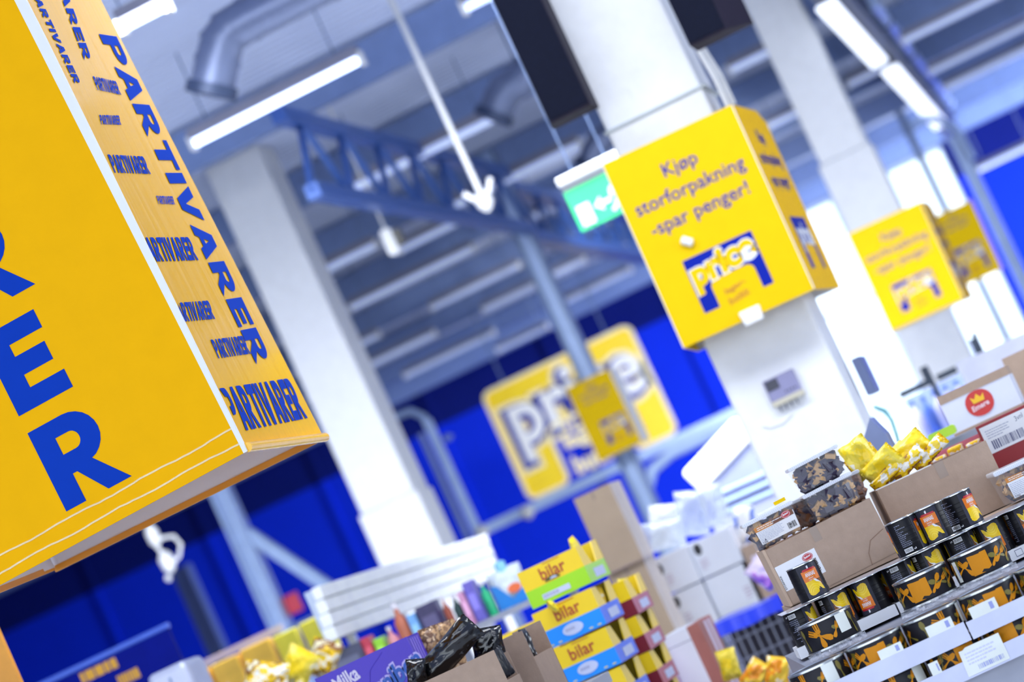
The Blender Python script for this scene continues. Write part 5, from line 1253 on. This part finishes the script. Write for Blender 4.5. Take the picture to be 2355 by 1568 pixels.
for i, (u0, u1, v0, v1, lab) in enumerate(((86, 166, -101, -14, 'white carton with a black hand hole, upper left of four'), (168, 272, -101, -16, 'white carton with a dark corner mark, upper right of four'), (88, 164, -206, -104, 'white carton, lower left of four'), (168, 266, -206, -104, 'white carton with grey print, lower right of four'))):
    p = uv(u0, v0, dW); W, H = m(u1 - u0, dW), m(v1 - v0, dW); t = thing('white_carton', lab, 'carton', p, group='stacked white cartons')
    MB().box(0, W, 0, .4, 0, H).build('body', mat('white_carton_card', (222, 226, 238), .6, var=.02), t, bevel=.004)
    h0 = MB(); hx, hz = ((.02, .78), (.18, .78), (.04, .6), (.92, .8))[i][0] * W, ((.05, .7), (.06, .78), (.04, .8), (.9, .8))[i][1] * H
    if i < 3: h0.quad([(hx + .022 * math.cos(a_ * .5236), -.001, hz + .034 * math.sin(a_ * .5236)) for a_ in range(12)]); h0.build('hand_hole', BLACK_INK, t)
    pr = MB(); textrows(pr, (W * (.1 if i < 3 else .78), -.001, H * .2), (1, 0, 0), (0, 0, 1), W * .2, H * .3, 4, 0, i); pr.build('print', mat('dusty_rose_print', (190, 176, 196), .5), t)
p = uv(96, -206, dW); t = thing('goods_table', 'plain table under the four white cartons', 'table', (p.x, p.y, 0)); MB().box(0, .40, 0, .6, p.z - .05, p.z - .002).build('top', STAND, t)
for x_ in (.02, .34):
    for y_ in (.02, .54): MB().box(x_, x_ + .04, y_, y_ + .04, 0, p.z - .05).build('leg', STAND, t)
# blue crate, wire basket and what lies in it
p = uv(137, -250, 15.2); W = m(176, 15.2); t = thing('blue_cloth', 'bright blue plastic cover hanging over the wire basket', 'cover', (p.x, p.y, p.z))
b = MB(); n_ = 16; vs = []
for j, (y_, z_) in enumerate(((.42, .098), (.06, .1), (.0, .09), (-.012, .02))):
    for i in range(n_ + 1): vs.append((W * i / n_, y_ + (.006 * math.sin(i * 1.1) if j == 3 else 0), z_ + (.004 * math.sin(i * .6) if j == 3 else .003 * math.sin(i * .5))))
b.add(vs, [(j * (n_ + 1) + i, j * (n_ + 1) + i + 1, (j + 1) * (n_ + 1) + i + 1, (j + 1) * (n_ + 1) + i) for j in range(3) for i in range(n_)]); b.build('sheet', mat('bright_blue_plastic', (0, 50, 226), .3, coat=.3), t, smooth=True)
bk = thing('wire_basket', 'grey wire basket below the blue cover', 'basket', (p.x + .02, p.y + .02, 0)); hw = W - .03
gm = mat('grey_wire', (130, 134, 150), .35, .5)
MB().box(0, hw, .36, .38, .5, p.z + .09).build('back_panel', mat('dark_basket_back', (52, 48, 60), .6), bk)
for i in range(9): MB().tube([(hw * i / 8, 0, .5), (hw * i / 8, 0, p.z + .08)], .005, 6).build('upright_wire', gm, bk)
for i in range(7): MB().tube([(0, -.004, .5 + (p.z + .08 - .5) * i / 6), (hw, -.004, .5 + (p.z + .08 - .5) * i / 6)], .006, 6).build('cross_wire', gm, bk)
for x_ in (0, hw):
    for y_ in (0, .37): MB().tube([(x_, y_, 0), (x_, y_, .5)], .012, 8).build('leg', gm, bk)
q = uv(312, -300, 15.1); t = thing('grey_pillar_carton', 'grey green carton right of the wire basket', 'carton', (q.x + .04, q.y + .1, 0))
MB().box(0, .09, 0, .3, 0, 1.6 - m(225, 15.1)).build('body', mat('grey_green_card', (96, 112, 120), .6), t)
gO = 'bags in front of the wire basket'
snack('yellow bag standing before the wire basket', (1686, 1560), 13.1, .09, .13, .05, (0, 8, 0), BAGM, 61, group=gO)
snack('orange and yellow bag lying at the lower frame edge, left', (1722, 1578), 12.85, .10, .12, .06, (0, 55, 0), BAGO, 62, group=gO)
snack('orange bag lying at the lower frame edge beside the tins', (1786, 1572), 12.4, .10, .11, .06, (0, 30, 0), BAGO, 63, group=gO)
q = uv(130, -330, 12.7); t = thing('goods_table', 'plain table under the orange bags', 'table', (q.x - .05, q.y, 0)); MB().box(0, .55, 0, .5, 1.6 - m(376, 12.7) - .04, 1.6 - m(376, 12.7)).build('top', STAND, t)
for x_ in (.02, .49): MB().box(x_, x_ + .04, .22, .26, 0, 1.6 - m(365, 12.7) - .04).build('leg', STAND, t)
snack('pink and lilac film bag left of the cardboard box', (1742, 1338), 15.4, .17, .13, .10, (0, 60, 0), patchy('lilac_film', [(226, 180, 240), (240, 224, 250), (206, 140, 226)], 8, .25), 64, name='lilac_bag', group='lilac bags')
snack('white and blue film bag behind the labelled tub', (1734, 1276), 16.8, .12, .2, .06, (0, 16, 0), patchy('white_blue_film', [(236, 240, 250), (246, 248, 252), (60, 110, 214)], 7, .25), 65, name='film_bag', group='wrapped bags behind the white cartons')
# white and brown striped carton stack
p = uv(26, -420, 13.6); t = thing('striped_carton', 'white carton with brown striped right side, right of the maroon cartons', 'carton', (p.x, p.y, 0)); zT = 1.6 + m(-185, 13.6)
W = m(62, 13.6)
MB().box(0, W, 0, .4, 0, zT).build('body', mat('white_carton_card', (222, 226, 238)), t)
s_ = MB()
for y0, y1, k in ((0.0, .15, 0), (.15, .22, 1), (.22, .27, 0), (.27, .33, 1), (.33, .4, 0)): s_.box(W, W + .06, y0, y1 - .004, 0, zT - .01 * k, k)
s_.build('striped_side', [mat('brown_rose_card', (166, 104, 96), .6, var=.12, scale=8), mat('lilac_white_card', (214, 204, 228), .6)], t)
MB().box(0, W, -.001, 0, zT - .06, zT - .057).build('seam', GREY_INK, t)
p = uv(-8, -260, 13.4); t = thing('lilac_sheet', 'thin lilac sheet standing between the maroon cartons and the striped carton', 'sheet', (p.x, p.y, 0)); MB().box(0, .02, 0, .3, 0, 1.6 - m(200, 13.4)).build('board', mat('lilac_board', (214, 176, 220), .5), t)
# ---- wrapped heap and tilted white lid behind the white cartons
WRAP = mat('clear_wrap', (226, 236, 252), .14, coat=.8, alpha=.55, bump=.8, bscale=12)
gW = 'wrapped bags behind the white cartons'
zc_ = 1.6 + m(-13, 16.6)
for i, (px, d, sz, ro, lab) in enumerate((((1530, 1286), 16.72, (.30, .16, .13), (0, 14, 0), 'crumpled clear wrapped bag above the upper left white carton'), ((1604, 1250), 16.86, (.19, .25, .12), (0, 20, 0), 'crumpled clear wrapped bag below the tilted white lid'), ((1664, 1222), 16.75, (.15, .22, .12), (0, 6, 0), 'crumpled clear wrapped bag above the upper right white carton'), ((1548, 1278), 17.06, (.2, .24, .06), (0, 20, 0), 'small white wrapped bag right of the tall carton'))):
    o_ = snack(lab, px, d, *sz, ro, WRAP if i != 3 else mat('white_wrap', (238, 242, 250), .3), 70 + i, name='wrapped_bag', group=gW)
    o_.location.z = zc_ + .03
q = uv(277, 0, 16.6); t = thing('cardboard_box', 'tall brown cardboard box right of the four white cartons, behind the lilac bag', 'box', (q.x, q.y, 0))
MB().box(0, m(74, 16.6), 0, .4, 0, 1.6 - m(72, 16.6)).build('body', KRAFT, t); MB().box(.03, m(60, 16.6), -.001, 0, 1.6 - m(130, 16.6), 1.6 - m(100, 16.6)).build('label', mat('lilac_white_card', (214, 204, 228)), t)
bpy.data.objects['film_bag'].location.z = 1.6 - m(72, 16.6) + .01
p = at(1640, 1212, 19.2); t = thing('grey_chest', 'grey chest with its thick white lid tilted open', 'chest', (p.x, p.y, 0))
cw = m(165, 19.2)
MB().box(0, cw, 0, .5, 0, p.z + .03).build('case', mat('chest_grey', (150, 156, 190), .4), t)
a_, b_ = at(1590, 1100, 19.1), at(1702, 982, 19.1)
b = MB(); dv = Vector((b_.x - a_.x, 0, b_.z - a_.z)); L_ = dv.length; ang = math.atan2(dv.z, dv.x)
b.prism(rrect(L_ + .06, m(66, 19), .035), 0, .5); lo_ = b.build('lid', WHITE_PLASTIC, t, bevel=.01); lo_.location = (a_.x - p.x, a_.y - p.y, a_.z); lo_.rotation_euler = (0, -ang, 0); lo_.location = (a_.x - p.x, 0, a_.z - .11)
gp = [unroll(*q) for q in ((1618, 1118), (1733, 1008), (1790, 1140), (1660, 1200))]
g3 = [uv(u, v, 19.3) for u, v in gp]
b = MB(); b.prism([(q.x - p.x, q.z) for q in g3], .02, .3); b.build('inner_panel', mat('chest_inner_grey', (142, 150, 188), .35), t)
for k in range(3):
    z_ = [(uv(u0, v0, 19.2)) for u0, v0 in (unroll(1640 + 8 * k, 1140 + 22 * k), unroll(1770 + 8 * k, 1082 + 22 * k))]
    MB().tube([(z_[0].x - p.x, 0.0, z_[0].z), (z_[1].x - p.x, 0.0, z_[1].z)], .012, 8).build('rail', PALE_STEEL, t)

# ================================================================ left bottom
# white slatted hood running down the hall
p = uv(-640, 125, 15.0); L = 4.0; hz = .285
t = thing('slatted_hood', 'white slatted cabinet panel left of the sweets cartons, below the white pillar', 'cabinet', (p.x, p.y, 0)); z0 = p.z
for i in range(4): MB().box(-.05 - .012 * i, 0 - .006 * i, 0, L, z0 + hz * (3 - i) / 4 + .004, z0 + hz * (4 - i) / 4).build('slat', mat('slat_white', (244, 248, 253), .45), t, bevel=.006)
MB().box(-.09, -.03, .004, L, z0 + .004, z0 + hz - .004).build('backing', mat('slat_shade', (190, 204, 228), .5), t)
for y_ in (1.5, L - .14): MB().box(-.09, -.05, y_, y_ + .05, 0, z0 + .003).build('leg', WHITE_PLASTIC, t)
# long shelf below with mixed goods
p = uv(-760, 60, 14.9); r_ = uv(-110, 60, 14.9)
t = thing('goods_shelf', 'shelf of mixed bottles and packs below the white slatted panel', 'shelf', (p.x, p.y, 0)); W = r_.x - p.x
zs = 1.6 + m(24, 15.1)
MB().box(0, W, 0, 1.0, zs - .03, zs).build('board', STAND, t)
for x_ in (.02, W / 2, W - .06): MB().box(x_, x_ + .04, .4, .44, 0, zs - .03).build('leg', STAND, t)
gG = 'mixed goods on the shelf below the white panel'
GOODS = [(-652, 'box', 84, 78, (72, 76, 104), 'slate grey carton at the left end of the mixed goods'), (-598, 'box', 22, 80, (196, 60, 84), 'narrow red pack in the mixed goods'), (-571, 'box', 24, 66, (150, 216, 60), 'lime green pack in the mixed goods'),
 (-543, 'bottle', 28, 80, (224, 150, 160), 'pink bottle in the mixed goods'), (-510, 'bottle', 34, 124, (196, 112, 84), 'tall terracotta bottle before the white slatted panel'), (-479, 'box', 22, 84, (120, 176, 240), 'pale blue pack beside the terracotta bottle'),
 (-440, 'box', 50, 92, (56, 50, 92), 'dark violet carton in the mixed goods'), (-402, 'bottle', 20, 92, (166, 84, 64), 'brown bottle right of the dark violet carton'), (-377, 'bottle', 24, 84, (34, 66, 66), 'dark green bottle in the mixed goods'),
 (-354, 'box', 16, 82, (212, 150, 190), 'narrow pink pack in the mixed goods'), (-331, 'box', 24, 98, (110, 100, 200), 'violet blue pack in the mixed goods'), (-306, 'bottle', 22, 84, (40, 190, 130), 'green bottle left of the detergent bag')]
for u, kd, wp, hp, c, lab in GOODS:
    d_ = 15.1; q = uv(u, 0, d_); mt = mat('goods_%d_%d_%d' % c, c, .35, var=.18, scale=20)
    if kd == 'box':
        tt = thing('goods_pack', lab, 'pack', (q.x - m(wp, d_) / 2, q.y, zs), group=gG)
        MB().box(0, m(wp, d_), 0, .12, 0, m(hp, d_)).build('pack', mt, tt, bevel=.006); MB().box(m(wp, d_) * .15, m(wp, d_) * .85, -.001, 0, m(hp, d_) * .3, m(hp, d_) * .7).build('label', mat('goods_label_%d' % c[0], tuple(min(255, x + 40) for x in c), .4), tt)
    else: bottle((q.x, q.y + .06, zs), m(wp, d_) / 2, m(hp, d_), mt, mat('cap_white', (230, 226, 236), .4), lab, gG, name='goods_bottle')
# detergent pouch
q = uv(-247, 24, 15.2); tt = thing('detergent_pouch', 'white and blue pouch with an orange mark, left of the lime green carton', 'pouch', (q.x, q.y + .05, zs + .004), yaw=8)
bag(MB(), m(84, 15.2), m(90, 15.2), .10, 81).build('pouch', mat('pouch_white', (226, 238, 248), .3, bump=.3), tt, smooth=True)
cz = m(90, 15.2); cw = m(84, 15.2)
b = MB(); b.prism([(-cw * .46, 0), (cw * .46, 0), (cw * .46, cz * .40), (0, cz * .18), (-cw * .3, cz * .62), (-cw * .46, cz * .7)], -.064, -.055); b.build('blue_print', mat('pouch_blue', (0, 130, 220), .35), tt)
b = MB(); b.prism([(cw * (.14 + .2 * math.cos(a_ * .5236)), cz * (.42 + .12 * math.sin(a_ * .5236))) for a_ in range(12)], -.068, -.060); b.build('orange_print', mat('pouch_orange', (246, 116, 60), .35), tt)
MB().lathe([(.03, 0), (.03, .05), (.02, .06)], 14, M=Matrix.Translation((0, 0, cz - .02))).build('cap', mat('pouch_cap', (150, 216, 236), .35), tt, smooth=True)

# yellow packs on a high shelf
p = uv(-1010, 100, 17.5); r_ = uv(-640, 100, 17.5); W = r_.x - p.x
t = thing('pack_shelf', 'shelf with a pale lilac rail above the yellow packs', 'shelf', (p.x, p.y, 0)); zs2 = 1.6 + m(96, 17.5)
MB().box(0, W, 0, .5, zs2 - .03, zs2).build('board', STAND, t)
MB().box(0, W * .62, .3, .36, zs2 + m(104, 17.5), zs2 + m(120, 17.5)).build('rail', mat('lilac_rail', (186, 180, 214), .4), t)
for x_ in (0, W * .5, W - .05): MB().box(x_, x_ + .05, .42, .47, 0, zs2 + m(112, 17.5) - (.1 if x_ > W * .7 else 0)).build('upright', STAND, t)
YP = [mat('pack_tan_yellow', (238, 190, 70), .4, var=.12, scale=10), mat('pack_warm_yellow', (246, 190, 40), .4, var=.14, scale=12), mat('pack_lime_yellow', (224, 214, 64), .4, var=.12, scale=10)]
for i, (u, wp, hp, k, lab) in enumerate(((-985, 58, 96, 1, 'warm yellow pack at the left of the high shelf'), (-915, 70, 96, 0, 'tan yellow pack, second on the high shelf'), (-836, 76, 100, 0, 'wide tan yellow pack under the lilac rail'), (-762, 58, 96, 2, 'lime yellow pack beside the pale steel post'), (-690, 66, 98, 2, 'lime yellow pack at the right end of the high shelf'))):
    q = uv(u, 0, 17.55); w_, h_ = m(wp, 17.5), m(hp, 17.5); tt = thing('yellow_pack', lab, 'pack', (q.x - w_ / 2, q.y, zs2 + .002), group='yellow packs on the high shelf')
    MB().box(0, w_, 0, .1, 0, h_).build('pack', YP[k], tt, bevel=.01)
    b = MB(); b.prism([(w_ * .08, 0), (w_ * .92, 0), (w_ * .92, h_ * .3), (w_ * .6, h_ * .2), (w_ * .34, h_ * .48), (w_ * .08, h_ * .3)], -.004, 0); b.build('pale_print', mat('pack_white_print', (232, 230, 236), .45), tt)
# yellow and white bags in the left foreground, on their table
gY = 'yellow bags at the lower left'
for i, (px, ro, sz, mt, lab) in enumerate((((610, 1590), (0, 30, 0), (.22, .14, .09), BAGW, 'yellow and white bag at the lower frame edge, left of three'), ((668, 1572), (0, 50, 0), (.16, .18, .09), BAGM, 'yellow bag in the middle of the lower left bags'), ((735, 1556), (0, 40, 0), (.15, .18, .09), BAGW, 'yellow and white bag beside the purple carton'))):
    snack(lab, px, 14.2 + .16 * i, *sz, ro, mt, 90 + i, group=gY)
q = uv(-900, 0, 14.1); t = thing('goods_table', 'plain table under the yellow bags at the lower left', 'table', (q.x, q.y, 0)); z_ = at(668, 1590, 14.2).z - .05
MB().box(0, .75, 0, .5, z_ - .04, z_).build('top', STAND, t)
for x_ in (.03, .68): MB().box(x_, x_ + .04, .22, .26, 0, z_ - .04).build('leg', STAND, t)
# blue notice board with yellow words
u1, v1 = unroll(390, 1431)
p = uv(u1 - 440, v1 - 250, 16.0); W, H = m(440, 16) / .983, m(250, 16)
t = thing('blue_board', 'blue notice board with blurred yellow words at the lower left', 'sign', (p.x, p.y, p.z))
MB().box(0, W, 0, .03, 0, H).build('board', mat('blue_board_face', (0, 18, 130), .6, spec=.1), t); MB().box(-.01, W + .01, -.008, .04, H - m(15, 16), H).build('top_rail', mat('blue_board_rail', (60, 96, 206), .35), t, bevel=.01)
l_ = MB(); s16 = m(1, 16)
for (u0, v0, w0, h0, sd) in ((W / s16 - 240, 198, 158, 30, 1), (W / s16 - 352, 196, 84, 30, 2), (W / s16 - 236, 156, 60, 30, 3), (W / s16 - 160, 156, 76, 30, 4), (W / s16 - 330, 154, 76, 30, 5)):
    textrows(l_, (u0 * s16, -.002, v0 * s16), (1, 0, 0), (0, 0, 1), w0 * s16, h0 * s16, 1, 0, sd, .8)
l_.build('lettering', mat('board_yellow_ink', (214, 158, 40), .5), t)
for x_ in (.1, W - .15): MB().box(x_, x_ + .04, .03, .07, -p.z, H * .8).build('leg', STAND, t)
q = uv(unroll(330, 1560)[0], 0, 14.6); t = thing('silver_case', 'pale silver case in front of the blue notice board', 'case', (q.x, q.y, 0)); zc = at(420, 1518, 14.6).z
W = m(104, 14.6)
MB().box(0, W, 0, .3, 0, zc).build('case', mat('pale_silver', (190, 196, 222), .35, .2), t, bevel=.03)
MB().box(W * .5, W * .55, -.003, 0, .1, zc - .05).build('groove', GREY_STEEL, t)
u2, v2 = unroll(12, 1475); q = uv(unroll(40, 1550)[0] - 190, 0, 11.2); t = thing('orange_banner', 'orange yellow banner edge at the lower left corner of the frame', 'banner', (q.x, q.y, 0)); W = m(190, 11.2) / .983
MB().box(0, W, 0, .03, .3, 1.6 + m(520, 11.2)).build('sheet', mat('orange_banner_print', (238, 160, 40), .4, var=.1, scale=8), t)
for x_ in (.02, W - .06): MB().box(x_, x_ + .04, .03, .07, 0, 1.6 + m(520, 11.2)).build('pole', PALE_STEEL, t)
